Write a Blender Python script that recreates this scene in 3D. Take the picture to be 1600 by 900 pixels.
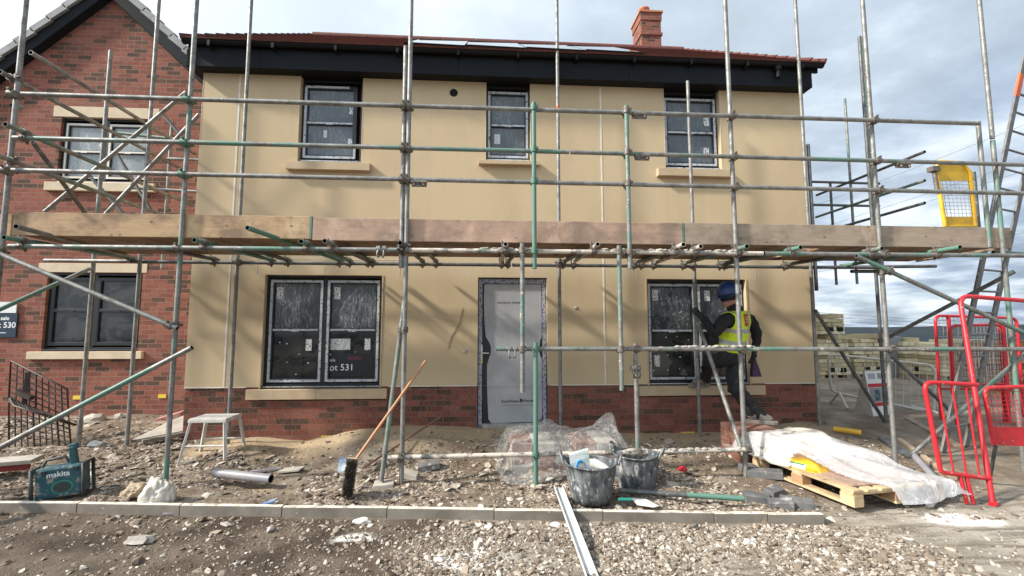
import bpy, bmesh, math, random
import numpy as np
from mathutils import Vector, Matrix, Quaternion

for _o in list(bpy.data.objects):
    bpy.data.objects.remove(_o, do_unlink=True)
SC = bpy.context.scene
COL = SC.collection
R = math.radians

# ------------------------------------------------------------------ camera, sky, sun, exposure
CAM = Vector((0.0, -6.62, 1.34))
FPX = 730.0
PITCH = math.atan(66 / FPX)
YAW = R(3.75)
cam_d = bpy.data.cameras.new('camera')
cam_d.sensor_width = 36.0
cam_d.lens = FPX / 1600 * 36.0
cam_d.clip_end = 20000
cam_d.clip_start = 0.05
cam = bpy.data.objects.new('camera', cam_d)
cam.location = CAM
cam.rotation_euler = (R(90) + PITCH, 0, -YAW)
COL.objects.link(cam)
SC.camera = cam

SUN_DIR = Vector((3.9, 1.0, -2.9)).normalized()      # the way the light travels
sun_d = bpy.data.lights.new('sun', 'SUN')
sun_d.energy = 5.0
sun_d.angle = R(3.4)
sun_d.color = (1.0, 0.93, 0.83)
sun = bpy.data.objects.new('sun', sun_d)
sun.rotation_euler = SUN_DIR.to_track_quat('-Z', 'Y').to_euler()
sun.location = (-20, -8, 20)
COL.objects.link(sun)

world = bpy.data.worlds.new('World')
SC.world = world
world.use_nodes = True
wn, wl = world.node_tree.nodes, world.node_tree.links
for n in list(wn):
    wn.remove(n)
w_out = wn.new('ShaderNodeOutputWorld')
w_bg = wn.new('ShaderNodeBackground')
w_bg.inputs['Strength'].default_value = 0.13
w_sky = wn.new('ShaderNodeTexSky')
w_sky.sky_type = 'NISHITA'
w_sky.sun_disc = False
w_sky.sun_elevation = math.asin(-SUN_DIR.z)
w_sky.sun_rotation = math.atan2(-SUN_DIR.x, -SUN_DIR.y) % (2 * math.pi)
w_sky.altitude = 100
w_sky.dust_density = 1.5
# broken cloud: noise on a flat cloud layer (direction divided by height)
w_tc = wn.new('ShaderNodeTexCoord')
w_sep = wn.new('ShaderNodeSeparateXYZ')
wl.new(w_tc.outputs['Generated'], w_sep.inputs[0])
def wmath(op, a, b=None):
    m = wn.new('ShaderNodeMath'); m.operation = op
    for i, s in enumerate((a, b)):
        if s is None: continue
        if isinstance(s, (int, float)): m.inputs[i].default_value = s
        else: wl.new(s, m.inputs[i])
    return m.outputs[0]
w_h = wmath('ADD', wmath('MAXIMUM', w_sep.outputs['Z'], 0.0), 0.16)
w_cx = wmath('DIVIDE', w_sep.outputs['X'], w_h)
w_cy = wmath('DIVIDE', w_sep.outputs['Y'], w_h)
w_cmb = wn.new('ShaderNodeCombineXYZ')
wl.new(w_cx, w_cmb.inputs[0]); wl.new(w_cy, w_cmb.inputs[1])
def wnoise(scale, detail, rough, off):
    mp = wn.new('ShaderNodeMapping'); mp.inputs['Location'].default_value = off
    wl.new(w_cmb.outputs[0], mp.inputs[0])
    nz = wn.new('ShaderNodeTexNoise')
    nz.inputs['Scale'].default_value = scale
    nz.inputs['Detail'].default_value = detail
    nz.inputs['Roughness'].default_value = rough
    wl.new(mp.outputs[0], nz.inputs['Vector'])
    return nz.outputs[0]
def wramp(fac, stops):
    r = wn.new('ShaderNodeValToRGB')
    e = r.color_ramp.elements
    while len(e) < len(stops): e.new(0.5)
    for i, (p, c) in enumerate(stops):
        e[i].position = p; e[i].color = (*c, 1)
    wl.new(fac, r.inputs[0])
    return r.outputs[0]
def wmix(fac, a, b):
    m = wn.new('ShaderNodeMix'); m.data_type = 'RGBA'
    if isinstance(fac, (int, float)): m.inputs[0].default_value = fac
    else: wl.new(fac, m.inputs[0])
    wl.new(a, m.inputs[6]); wl.new(b, m.inputs[7])
    return m.outputs[2]
n_big = wnoise(0.85, 4, 0.5, (3.1, 0.4, 0))
n_fin = wnoise(1.9, 7, 0.57, (1.7, 5.2, 3))
CL = 5.25
def cc(r_, g_, b_): return (r_ * CL * .97, g_ * CL * .99, b_ * CL * 1.03)
w_cloud = wramp(n_fin, [(0.36, cc(0.33, 0.41, 0.51)), (0.47, cc(0.48, 0.58, 0.70)), (0.55, cc(0.72, 0.82, 0.92)), (0.66, cc(1.06, 1.12, 1.15))])
w_cover = wramp(n_big, [(0.30, (0.75, 0.75, 0.75)), (0.52, (1, 1, 1))])
# the cloud is thin and bright over the street side (high x negative), thicker to the east
w_east = wmath('MULTIPLY_ADD', w_cx, 0.30)
w_east.node.inputs[2].default_value = 0.24
w_eastc = wn.new('ShaderNodeClamp'); wl.new(w_east, w_eastc.inputs[0])
w_bright = wn.new('ShaderNodeRGB'); w_bright.outputs[0].default_value = (*cc(0.98, 1.08, 1.13), 1)
w_cl2 = wmix(w_eastc.outputs[0], w_bright.outputs[0], w_cloud)
w_cl3 = wmix(0.22, w_cl2, w_cloud)
w_col = wmix(w_cover, w_sky.outputs[0], w_cl3)
# cloud lit through from the sun's side is brighter
w_dot = wn.new('ShaderNodeVectorMath'); w_dot.operation = 'DOT_PRODUCT'
wl.new(w_tc.outputs['Generated'], w_dot.inputs[0]); w_dot.inputs[1].default_value = tuple(-SUN_DIR)
w_glow = wmath('MULTIPLY_ADD', wmath('POWER', wmath('MAXIMUM', w_dot.outputs['Value'], 0.0), 3.0), 1.9)
w_glow.node.inputs[2].default_value = 1.0
w_vm = wn.new('ShaderNodeVectorMath'); w_vm.operation = 'SCALE'
wl.new(w_col, w_vm.inputs[0]); wl.new(w_glow, w_vm.inputs['Scale'])
# dull cloud bank added low, out of view behind the camera, to darken glass
w_back = wn.new('ShaderNodeMapRange'); w_back.interpolation_type = 'SMOOTHSTEP'; wl.new(w_sep.outputs['Y'], w_back.inputs[0])
w_back.inputs[1].default_value = .05; w_back.inputs[2].default_value = -.45
w_low = wn.new('ShaderNodeMapRange'); w_low.interpolation_type = 'SMOOTHSTEP'; wl.new(w_sep.outputs['Z'], w_low.inputs[0])
w_low.inputs[1].default_value = .45; w_low.inputs[2].default_value = .08
w_dull = wmath('SUBTRACT', 1.0, wmath('MULTIPLY', wmath('MULTIPLY', w_back.outputs[0], w_low.outputs[0]), .22))
w_vm2 = wn.new('ShaderNodeVectorMath'); w_vm2.operation = 'SCALE'
wl.new(w_vm.outputs[0], w_vm2.inputs[0]); wl.new(w_dull, w_vm2.inputs['Scale'])
wl.new(w_vm2.outputs[0], w_bg.inputs['Color'])
wl.new(w_bg.outputs[0], w_out.inputs['Surface'])

SC.view_settings.view_transform = 'Standard'
SC.view_settings.look = 'None'
SC.view_settings.exposure = 0.52
SC.view_settings.gamma = 1.0
SC.view_settings.use_curve_mapping = False

# ------------------------------------------------------------------ helpers
_fw = Vector((math.sin(YAW) * math.cos(PITCH), math.cos(YAW) * math.cos(PITCH), math.sin(PITCH)))
_rt = Vector((math.cos(YAW), -math.sin(YAW), 0))
_up = _rt.cross(_fw)
def _ray(px, py): return _fw + _rt * ((px - 800) / FPX) - _up * ((py - 450) / FPX)
def P(px, py, Y=0.0):           # survey: the point of the vertical plane Y seen at a photo position
    d = _ray(px, py); return CAM + d * ((Y - CAM.y) / d.y)
def G(px, py, Z):               # survey: the point of the level Z seen at a photo position
    d = _ray(px, py); return CAM + d * ((Z - CAM.z) / d.z)

rng = np.random.default_rng(7)
random.seed(7)

class MB:
    def __init__(s): s.v, s.f, s.m, s.s = [], [], [], []
    def add(s, vs, fs, mi=0, sm=False):
        b = len(s.v)
        s.v += [tuple(v) for v in vs]
        for f in fs:
            s.f.append(tuple(i + b for i in f)); s.m.append(mi); s.s.append(sm)
        return s
    def box(s, x0, x1, y0, y1, z0, z1, mi=0):
        vs = [(x, y, z) for z in (z0, z1) for y in (y0, y1) for x in (x0, x1)]
        return s.add(vs, [(0, 2, 3, 1), (4, 5, 7, 6), (0, 1, 5, 4), (2, 6, 7, 3), (0, 4, 6, 2), (1, 3, 7, 5)], mi)
    def obox(s, c, ax, ay, az, mi=0):          # centre and three half axes
        c, ax, ay, az = map(Vector, (c, ax, ay, az))
        vs = [c + ax * i + ay * j + az * k for k in (-1, 1) for j in (-1, 1) for i in (-1, 1)]
        return s.add(vs, [(0, 2, 3, 1), (4, 5, 7, 6), (0, 1, 5, 4), (2, 6, 7, 3), (0, 4, 6, 2), (1, 3, 7, 5)], mi)
    def bar(s, p, q, w, h, upv=(0, 0, 1), mi=0):
        p, q = Vector(p), Vector(q); d = (q - p)
        side = d.cross(Vector(upv)).normalized(); u = side.cross(d).normalized()
        return s.obox((p + q) / 2, d / 2, side * w / 2, u * h / 2, mi)
    def ring(s, c, d, r, n):
        d = Vector(d).normalized()
        a = d.orthogonal().normalized(); b = d.cross(a)
        return [Vector(c) + a * (r * math.cos(2 * math.pi * i / n)) + b * (r * math.sin(2 * math.pi * i / n)) for i in range(n)]
    def tube(s, p, q, r=0.024, n=12, mi=0, r2=None, hollow=0.0, mi_in=None):
        p, q = Vector(p), Vector(q); d = q - p
        A = s.ring(p, d, r, n); B = s.ring(q, d, r if r2 is None else r2, n)
        s.add(A + B, [(i, (i + 1) % n, n + (i + 1) % n, n + i) for i in range(n)], mi, True)
        if hollow:
            for c, e, dd in ((p, A, d), (q, B, -d)):
                I = s.ring(c, d, r * hollow, n); J = s.ring(c + dd.normalized() * min(0.12, d.length * .4), d, r * hollow, n)
                fl = [(i, n + i, n + (i + 1) % n, (i + 1) % n) for i in range(n)]
                s.add(e + I, fl, mi)
                s.add(I + J, fl + [tuple(range(n, 2 * n))], mi if mi_in is None else mi_in, True)
        else:
            s.add(A, [tuple(reversed(range(n)))], mi); s.add(B, [tuple(range(n))], mi)
        return s
    def path(s, pts, r, n=8, mi=0, closed=False):
        pts = [Vector(p) for p in pts]; m = len(pts)
        rings = []; ref = None
        for i in range(m):
            if closed: t = pts[(i + 1) % m] - pts[i - 1]
            else: t = pts[min(i + 1, m - 1)] - pts[max(i - 1, 0)]
            t.normalize()
            if ref is None: ref = t.orthogonal().normalized()
            a = (ref - t * ref.dot(t)); a = a.normalized() if a.length > 1e-6 else t.orthogonal().normalized()
            ref = a; b = t.cross(a)
            rr = r[i] if isinstance(r, (list, tuple)) else r
            rings.append([pts[i] + a * (rr * math.cos(2 * math.pi * k / n)) + b * (rr * math.sin(2 * math.pi * k / n)) for k in range(n)])
        vs = [v for g in rings for v in g]; fs = []
        for i in range(m if closed else m - 1):
            j = (i + 1) % m
            fs += [(i * n + k, i * n + (k + 1) % n, j * n + (k + 1) % n, j * n + k) for k in range(n)]
        s.add(vs, fs, mi, True)
        if not closed:
            s.add(rings[0], [tuple(reversed(range(n)))], mi); s.add(rings[-1], [tuple(range(n))], mi)
        return s
    def lathe(s, c, prof, n=24, mi=0, sm=True):
        c = Vector(c); vs = []
        for r, z in prof:
            vs += [c + Vector((r * math.cos(2 * math.pi * k / n), r * math.sin(2 * math.pi * k / n), z)) for k in range(n)]
        fs = [(i * n + k, i * n + (k + 1) % n, (i + 1) * n + (k + 1) % n, (i + 1) * n + k) for i in range(len(prof) - 1) for k in range(n)]
        return s.add(vs, fs, mi, sm)
    def poly(s, pts, mi=0): return s.add(pts, [tuple(range(len(pts)))], mi)
    def prism(s, pts, ext, mi=0):              # planar outline pushed along ext
        ext = Vector(ext); n = len(pts); A = [Vector(p) for p in pts]; B = [p + ext for p in A]
        return s.add(A + B, [tuple(range(n)), tuple(reversed(range(n, 2 * n)))] + [(i, n + i, n + (i + 1) % n, (i + 1) % n) for i in range(n)], mi)

W = {}
def wl_of(o): return W.get(o.name, Vector((0, 0, 0)))
def obj(name, mb, mats, parent=None, bevel=0.0, label=None, local=False):
    me = bpy.data.meshes.new(name)
    off = Vector((0, 0, 0)) if (parent is None or local) else wl_of(parent)
    me.from_pydata([(v[0] - off.x, v[1] - off.y, v[2] - off.z) for v in mb.v], [], mb.f)
    mats = mats if isinstance(mats, (list, tuple)) else [mats]
    for m in mats: me.materials.append(m)
    me.polygons.foreach_set('material_index', mb.m)
    me.polygons.foreach_set('use_smooth', mb.s)
    me.update()
    o = bpy.data.objects.new(name, me)
    COL.objects.link(o)
    if parent is not None: o.parent = parent
    W[o.name] = off
    if bevel:
        b = o.modifiers.new('bevel', 'BEVEL'); b.width = bevel; b.segments = 2; b.limit_method = 'ANGLE'; b.angle_limit = R(40)
    if label: o['label'] = label
    return o
def thing(name, label, cat, loc, group=None):
    o = bpy.data.objects.new(name, None); COL.objects.link(o)
    o.location = Vector(loc); o.empty_display_size = 0.1
    W[o.name] = Vector(loc)
    o['label'] = label; o['category'] = cat
    if group: o['group'] = group
    return o
def tag(o, label, cat, group=None):
    o['label'] = label; o['category'] = cat
    if group: o['group'] = group
    return o
def kind(o, k, label=None):
    o['kind'] = k
    if label: o['label'] = label
    return o
def copy_tree(o, parent=None):
    c = o.copy(); COL.objects.link(c)
    if parent is not None: c.parent = parent
    for ch in list(o.children): copy_tree(ch, c)
    return c
def recalc(o):
    bm = bmesh.new(); bm.from_mesh(o.data); bmesh.ops.recalc_face_normals(bm, faces=bm.faces); bm.to_mesh(o.data); bm.free(); return o
def weld(o, d=1e-5):
    bm = bmesh.new(); bm.from_mesh(o.data); bmesh.ops.remove_doubles(bm, verts=bm.verts, dist=d)
    bmesh.ops.recalc_face_normals(bm, faces=bm.faces); bm.to_mesh(o.data); bm.free(); return o
def lettering(text, size, origin, xdir, zdir, mat, parent, name='lettering', depth=0.0006, bold=0.0, align='LEFT'):
    cu = bpy.data.curves.new('lettering', 'FONT'); cu.body = text; cu.size = size; cu.extrude = depth; cu.align_x = align; cu.offset = bold
    t = bpy.data.objects.new('lettering_source', cu); COL.objects.link(t)
    me = bpy.data.meshes.new_from_object(t.evaluated_get(bpy.context.evaluated_depsgraph_get()))
    bpy.data.objects.remove(t, do_unlink=True)
    xd, zd = Vector(xdir).normalized(), Vector(zdir).normalized(); nd = xd.cross(zd)
    off = wl_of(parent)
    M4 = Matrix(((xd.x, zd.x, nd.x, 0), (xd.y, zd.y, nd.y, 0), (xd.z, zd.z, nd.z, 0), (0, 0, 0, 1)))
    me.transform(Matrix.Translation(Vector(origin) - off) @ M4)
    me.materials.clear(); me.materials.append(mat)
    o = bpy.data.objects.new(name, me); COL.objects.link(o); o.parent = parent; W[o.name] = off
    return o

# value noise for terrain and sheets
_perm = np.random.default_rng(3).random((256, 256))
def vnoise(x, y):
    xi = np.floor(x).astype(int); yi = np.floor(y).astype(int); fx = x - xi; fy = y - yi
    fx = fx * fx * (3 - 2 * fx); fy = fy * fy * (3 - 2 * fy)
    g = lambda a, b: _perm[a & 255, b & 255]
    return (g(xi, yi) * (1 - fx) + g(xi + 1, yi) * fx) * (1 - fy) + (g(xi, yi + 1) * (1 - fx) + g(xi + 1, yi + 1) * fx) * fy
def fbm(x, y, o=4, lac=2.1, gain=.5):
    t = 0; a = 1; n = 0
    for i in range(o):
        t = t + a * vnoise(x + 17.3 * i, y - 9.1 * i); n += a; a *= gain; x = x * lac; y = y * lac
    return t / n - 0.5

# ------------------------------------------------------------------ materials
def newmat(name):
    m = bpy.data.materials.new(name); m.use_nodes = True
    nt = m.node_tree; b = nt.nodes['Principled BSDF']
    return m, nt, b
def nmath(nt, op, a, b=None, c=None):
    n = nt.nodes.new('ShaderNodeMath'); n.operation = op
    for i, s in enumerate((a, b, c)):
        if s is None: continue
        if isinstance(s, (int, float)): n.inputs[i].default_value = s
        else: nt.links.new(s, n.inputs[i])
    return n.outputs[0]
def ncoord(nt, scale=(1, 1, 1), rot=(0, 0, 0), loc=(0, 0, 0)):
    tc = nt.nodes.new('ShaderNodeTexCoord'); mp = nt.nodes.new('ShaderNodeMapping')
    mp.inputs['Scale'].default_value = scale; mp.inputs['Rotation'].default_value = rot; mp.inputs['Location'].default_value = loc
    nt.links.new(tc.outputs['Object'], mp.inputs[0]); return mp.outputs[0]
def nnoise(nt, vec, scale, detail=4, rough=.5, dist=0.0):
    n = nt.nodes.new('ShaderNodeTexNoise'); n.inputs['Scale'].default_value = scale; n.inputs['Detail'].default_value = detail
    n.inputs['Roughness'].default_value = rough; n.inputs['Distortion'].default_value = dist
    if vec is not None: nt.links.new(vec, n.inputs['Vector'])
    return n.outputs[0]
def nramp(nt, fac, stops, interp='LINEAR'):
    r = nt.nodes.new('ShaderNodeValToRGB'); e = r.color_ramp.elements; r.color_ramp.interpolation = interp
    while len(e) < len(stops): e.new(0.5)
    for i, (p, c) in enumerate(stops):
        if not isinstance(c, (tuple, list)): c = (c, c, c)
        e[i].position = p; e[i].color = (*c, 1)
    nt.links.new(fac, r.inputs[0]); return r.outputs[0]
def nmix(nt, fac, a, b, blend='MIX'):
    m = nt.nodes.new('ShaderNodeMix'); m.data_type = 'RGBA'; m.blend_type = blend
    for i, s in ((0, fac), (6, a), (7, b)):
        if isinstance(s, (int, float)): m.inputs[i].default_value = s
        elif isinstance(s, tuple): m.inputs[i].default_value = (*s, 1)
        else: nt.links.new(s, m.inputs[i])
    return m.outputs[2]
def nbump(nt, b, height, strength=.3, dist=.01):
    n = nt.nodes.new('ShaderNodeBump'); n.inputs['Strength'].default_value = strength; n.inputs['Distance'].default_value = dist
    nt.links.new(height, n.inputs['Height']); nt.links.new(n.outputs[0], b.inputs['Normal'])
def setin(b, k, v):
    if k in b.inputs: b.inputs[k].default_value = v
def mat(name, col, rough=.6, metal=0., col2=None, nscale=6., lo=.35, hi=.65, stretch=(1, 1, 1), bump=0., bscale=60., bdist=.004, col3=None, n3=25., t3=.62, spec=None):
    m, nt, b = newmat(name)
    b.inputs['Roughness'].default_value = rough; b.inputs['Metallic'].default_value = metal
    if spec is not None: setin(b, 'Specular IOR Level', spec)
    v = ncoord(nt, stretch)
    c = None
    if col2 is not None:
        c = nmix(nt, nramp(nt, nnoise(nt, v, nscale, 5, .6), [(lo, 0.), (hi, 1.)]), col, col2)
    if col3 is not None:
        c = nmix(nt, nramp(nt, nnoise(nt, v, n3, 6, .65), [(t3, 0.), (t3 + .07, 1.)]), c if c is not None else col, col3)
    if c is None: b.inputs['Base Color'].default_value = (*col, 1)
    else: nt.links.new(c, b.inputs['Base Color'])
    if bump: nbump(nt, b, nnoise(nt, v, bscale, 5, .6), bump, bdist)
    return m

# rendered board wall: through-coloured, faint vertical washing and fine grain
def make_render():
    m, nt, b = newmat('beige_render'); b.inputs['Roughness'].default_value = .9; setin(b, 'Specular IOR Level', .2)
    a = nnoise(nt, ncoord(nt, (1, 1, .35)), 1.6, 4, .55)
    c = nmix(nt, nramp(nt, a, [(.3, 0.), (.7, 1.)]), (.575, .455, .290), (.525, .412, .262))
    s = nnoise(nt, ncoord(nt, (6, 1, .25)), 2.2, 3, .5)
    c = nmix(nt, nramp(nt, s, [(.54, 0.), (.76, .16)]), c, (.42, .33, .22))
    bl = nnoise(nt, ncoord(nt, (1, 1, .8)), .9, 5, .62, .6)
    c = nmix(nt, nramp(nt, bl, [(.45, 0.), (.62, .32)]), c, (.44, .335, .21))
    sp_ = nnoise(nt, ncoord(nt), 38, 3, .5)
    c = nmix(nt, nramp(nt, sp_, [(.725, 0.), (.75, .35)]), c, (.66, .58, .46))
    f = nnoise(nt, ncoord(nt), 140, 3, .6)
    c = nmix(nt, nmath(nt, 'MULTIPLY', f, .12), c, (.38, .30, .20))
    nt.links.new(c, b.inputs['Base Color'])
    nbump(nt, b, f, .25, .002)
    return m
def make_brick(name, tint=1.0, mt_=1.0):
    m, nt, b = newmat(name); b.inputs['Roughness'].default_value = .9; setin(b, 'Specular IOR Level', .2)
    tc = nt.nodes.new('ShaderNodeTexCoord'); sp = nt.nodes.new('ShaderNodeSeparateXYZ'); nt.links.new(tc.outputs['Object'], sp.inputs[0])
    u = nmath(nt, 'ADD', sp.outputs[0], sp.outputs[1])
    wob = nnoise(nt, tc.outputs['Object'], 22, 3, .6)
    u = nmath(nt, 'MULTIPLY_ADD', nmath(nt, 'SUBTRACT', wob, .5), .017, u)
    zz = nmath(nt, 'MULTIPLY_ADD', nmath(nt, 'SUBTRACT', wob, .5), .015, sp.outputs[2])
    cb = nt.nodes.new('ShaderNodeCombineXYZ'); nt.links.new(u, cb.inputs[0]); nt.links.new(zz, cb.inputs[1])
    bt = nt.nodes.new('ShaderNodeTexBrick'); nt.links.new(cb.outputs[0], bt.inputs['Vector'])
    bt.inputs['Color1'].default_value = (0, 0, 0, 1); bt.inputs['Color2'].default_value = (1, 1, 1, 1); bt.inputs['Mortar'].default_value = (.5, .5, .5, 1)
    bt.inputs['Scale'].default_value = 1; bt.inputs['Brick Width'].default_value = .225; bt.inputs['Row Height'].default_value = .075
    bt.inputs['Mortar Size'].default_value = .0055; bt.inputs['Mortar Smooth'].default_value = .25; bt.inputs['Bias'].default_value = 0
    t = tint
    c = nramp(nt, bt.outputs['Color'], [(0., (.058, .038, .028)), (.20, (.085, .052, .037)), (.24, (.155 * t, .052 * t, .038 * t)), (.55, (.205 * t, .064 * t, .045 * t)), (.85, (.255 * t, .090 * t, .062 * t)), (1., (.225 * t, .088 * t, .068 * t))])
    g = nnoise(nt, tc.outputs['Object'], 45, 5, .7)
    c = nmix(nt, nramp(nt, g, [(.47, 0.), (.72, .7)]), c, (.30, .165, .125))
    g2 = nnoise(nt, tc.outputs['Object'], 30, 5, .7, 1.0)
    c = nmix(nt, nramp(nt, g2, [(.52, 0.), (.66, .75)]), c, (.080, .034, .027))
    big = nnoise(nt, tc.outputs['Object'], 1.3, 3, .5)
    c = nmix(nt, nramp(nt, big, [(.45, 0.), (.8, .35)]), c, (.22, .12, .09))
    c = nmix(nt, bt.outputs['Fac'], c, nmix(nt, g, tuple(x * mt_ for x in (.20, .115, .085)), tuple(x * mt_ for x in (.34, .235, .175))))
    nt.links.new(c, b.inputs['Base Color'])
    h = nmath(nt, 'MULTIPLY_ADD', bt.outputs['Fac'], -1.0, nmath(nt, 'MULTIPLY', g, .55))
    nbump(nt, b, h, .8, .009)
    return m
def make_tube(name, green=0.0, splat=0.0, base=(.285, .28, .262), metal=.42, gcol=(.095, .195, .150)):
    m, nt, b = newmat(name); b.inputs['Metallic'].default_value = metal
    v = ncoord(nt)
    n1 = nnoise(nt, v, 9, 6, .65)
    c = nmix(nt, nramp(nt, n1, [(.35, 0.), (.65, 1.)]), base, tuple(x * .5 for x in base))
    n2 = nnoise(nt, v, 45, 4, .6)
    c = nmix(nt, nramp(nt, n2, [(.60, 0.), (.72, .7)]), c, (.60, .57, .52))
    n4 = nnoise(nt, v, 14, 5, .6)
    c = nmix(nt, nramp(nt, n4, [(.62, 0.), (.72, .5)]), c, (.20, .12, .08))
    met = None
    if green > 0:
        ng = nnoise(nt, v, 1.3, 5, .7)
        mk = nramp(nt, nmath(nt, 'MULTIPLY_ADD', nnoise(nt, v, 30, 4, .7), .25, ng), [(1.0 - .80 * green - .10, 0.), (1.0 - .80 * green, 1.)])
        c = nmix(nt, mk, c, gcol)
        met = nmath(nt, 'MULTIPLY', nmath(nt, 'SUBTRACT', 1.0, mk), metal)
    if splat > 0:
        ns = nnoise(nt, v, 7, 7, .7)
        mk = nramp(nt, ns, [(.66 - .3 * splat, 0.), (.74 - .3 * splat, 1.)])
        c = nmix(nt, mk, c, nmix(nt, n2, (.42, .35, .28), (.66, .60, .53)))
        met = nmath(nt, 'MULTIPLY', nmath(nt, 'SUBTRACT', 1.0, mk), metal if met is None else met)
        nbump(nt, b, nmath(nt, 'MULTIPLY_ADD', mk, .7, nmath(nt, 'MULTIPLY', n2, .5)), .9, .012)
    if met is not None: nt.links.new(met, b.inputs['Metallic'])
    nt.links.new(c, b.inputs['Base Color'])
    nt.links.new(nramp(nt, n1, [(.3, .42), (.7, .68)]), b.inputs['Roughness'])
    return m
def make_wood(name, c1, c2, dirt, axis='x', scale=1.0):
    m, nt, b = newmat(name); b.inputs['Roughness'].default_value = .82; setin(b, 'Specular IOR Level', .25)
    st = {'x': (1.2, 14, 14), 'y': (14, 1.2, 14), 'z': (14, 14, 1.2)}[axis]
    g = nnoise(nt, ncoord(nt, tuple(s * scale for s in st)), 2.2, 6, .65, 1.2)
    c = nmix(nt, nramp(nt, g, [(.3, 0.), (.7, 1.)]), c1, c2)
    d = nnoise(nt, ncoord(nt, (1, 1, 1.3)), 2.6, 7, .68)
    c = nmix(nt, nramp(nt, d, [(.46, 0.), (.62, .85)]), c, dirt)
    pt = nnoise(nt, ncoord(nt, (1, 1, .6), (0, 0, 0), (3, 1, 2)), 3.4, 6, .65)
    c = nmix(nt, nramp(nt, pt, [(.56, 0.), (.68, .55)]), c, tuple(min(.7, x * 1.45) for x in c1))
    k = nt.nodes.new('ShaderNodeTexVoronoi'); k.inputs['Scale'].default_value = 5.5
    nt.links.new(ncoord(nt, (1, 1, 1.7)), k.inputs['Vector'])
    c = nmix(nt, nramp(nt, k.outputs['Distance'], [(.05, .85), (.13, 0.)]), c, (.13, .07, .04))
    ch = nnoise(nt, ncoord(nt, (2, 2, 12)), 9, 6, .7)
    c = nmix(nt, nramp(nt, ch, [(.63, 0.), (.70, .75)]), c, (.62, .52, .42))
    nt.links.new(c, b.inputs['Base Color'])
    nbump(nt, b, g, .35, .004)
    return m
def make_film(name, alpha, tint=(.85, .87, .86), wr=14, rough=.22, white=.35, clr=.5):
    m, nt, b = newmat(name)
    out = nt.nodes['Material Output']
    v = ncoord(nt)
    n = nnoise(nt, v, wr, 6, .65, 2.5)
    n2 = nnoise(nt, ncoord(nt, (1, 1.6, 1.3)), wr * .9, 5, .6, 1.8)
    n3 = nnoise(nt, v, wr * 2.2, 4, .55, 1.0)
    b.inputs['Base Color'].default_value = (*tint, 1); b.inputs['Roughness'].default_value = rough
    setin(b, 'Specular IOR Level', .9)
    def crease(x, w): return nramp(nt, nmath(nt, 'ABSOLUTE', nmath(nt, 'SUBTRACT', x, .5)), [(0., 1.), (w, .25), (w * 3, 0.)])
    ln = nmath(nt, 'MAXIMUM', crease(n2, .012), nmath(nt, 'MULTIPLY', crease(n3, .012), clr))
    nbump(nt, b, nmath(nt, 'ADD', nmath(nt, 'MULTIPLY', ln, .35), nmath(nt, 'MULTIPLY', n2, .7)), .55, .03)
    tr = nt.nodes.new('ShaderNodeBsdfTransparent'); tr.inputs[0].default_value = (.96, .96, .95, 1)
    mx = nt.nodes.new('ShaderNodeMixShader')
    al = nmath(nt, 'MULTIPLY_ADD', ln, white, nramp(nt, n, [(.3, alpha * .8), (.7, min(1., alpha * 1.2))]))
    nt.links.new(al, mx.inputs[0]); nt.links.new(tr.outputs[0], mx.inputs[1]); nt.links.new(b.outputs[0], mx.inputs[2])
    nt.links.new(mx.outputs[0], out.inputs['Surface'])
    return m
# dark window pane; film > 0: wrinkled protective film stuck on the glass
def make_pane(name, film=0.0, base=(.014, .017, .02), filmcol=(.45, .50, .54)):
    m, nt, b = newmat(name); b.inputs['Roughness'].default_value = .06
    v = ncoord(nt, (1, 1, .35))
    n = nnoise(nt, v, 3.6, 5, .6, 1.6)
    n2 = nnoise(nt, ncoord(nt, (1.3, 1, .28), (0, .35, 0)), 5.5, 5, .62, 1.2)
    n3 = nnoise(nt, ncoord(nt, (1, 1, .8)), 2.2, 4, .6)
    c = base
    if film:
        def crease(x, w): return nramp(nt, nmath(nt, 'ABSOLUTE', nmath(nt, 'SUBTRACT', x, .5)), [(0., 1.), (w, .12), (w * 3, 0.)])
        f = nmath(nt, 'MAXIMUM', crease(n, .014), crease(n2, .010))
        f = nmath(nt, 'MULTIPLY', f, nramp(nt, n3, [(.38, .12), (.6, 1.)]))
        haze = nramp(nt, n3, [(.38, .02), (.68, .22)])
        f = nmath(nt, 'MULTIPLY', nmath(nt, 'MAXIMUM', f, haze), film)
        c = nmix(nt, f, base, filmcol)
        nt.links.new(c, b.inputs['Base Color'])
        nt.links.new(nmath(nt, 'MULTIPLY_ADD', f, .35, .10), b.inputs['Roughness'])
        nbump(nt, b, n, .25, .01)
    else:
        c = nmix(nt, nramp(nt, nnoise(nt, ncoord(nt, (1, 1, 1.4)), 2.6, 3, .5, .8), [(.44, 0.), (.50, .8), (.62, 1.)]), base, (.045, .046, .045))  # large soft grey shapes painted in for reflections on dark glass
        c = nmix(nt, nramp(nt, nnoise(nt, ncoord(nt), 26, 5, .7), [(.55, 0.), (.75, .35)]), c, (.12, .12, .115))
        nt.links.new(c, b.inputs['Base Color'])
    return m
def make_printed(name, base, ink, scale, stretch, t, hard=.03):
    m, nt, b = newmat(name); b.inputs['Roughness'].default_value = .45
    n = nnoise(nt, ncoord(nt, stretch), scale, 2, .5)
    d = nnoise(nt, ncoord(nt), 5, 3)
    c = nmix(nt, nramp(nt, n, [(t, 0.), (t + hard, 1.)]), nmix(nt, d, base, tuple(x * .7 for x in base)), ink)
    nt.links.new(c, b.inputs['Base Color'])
    return m

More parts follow.
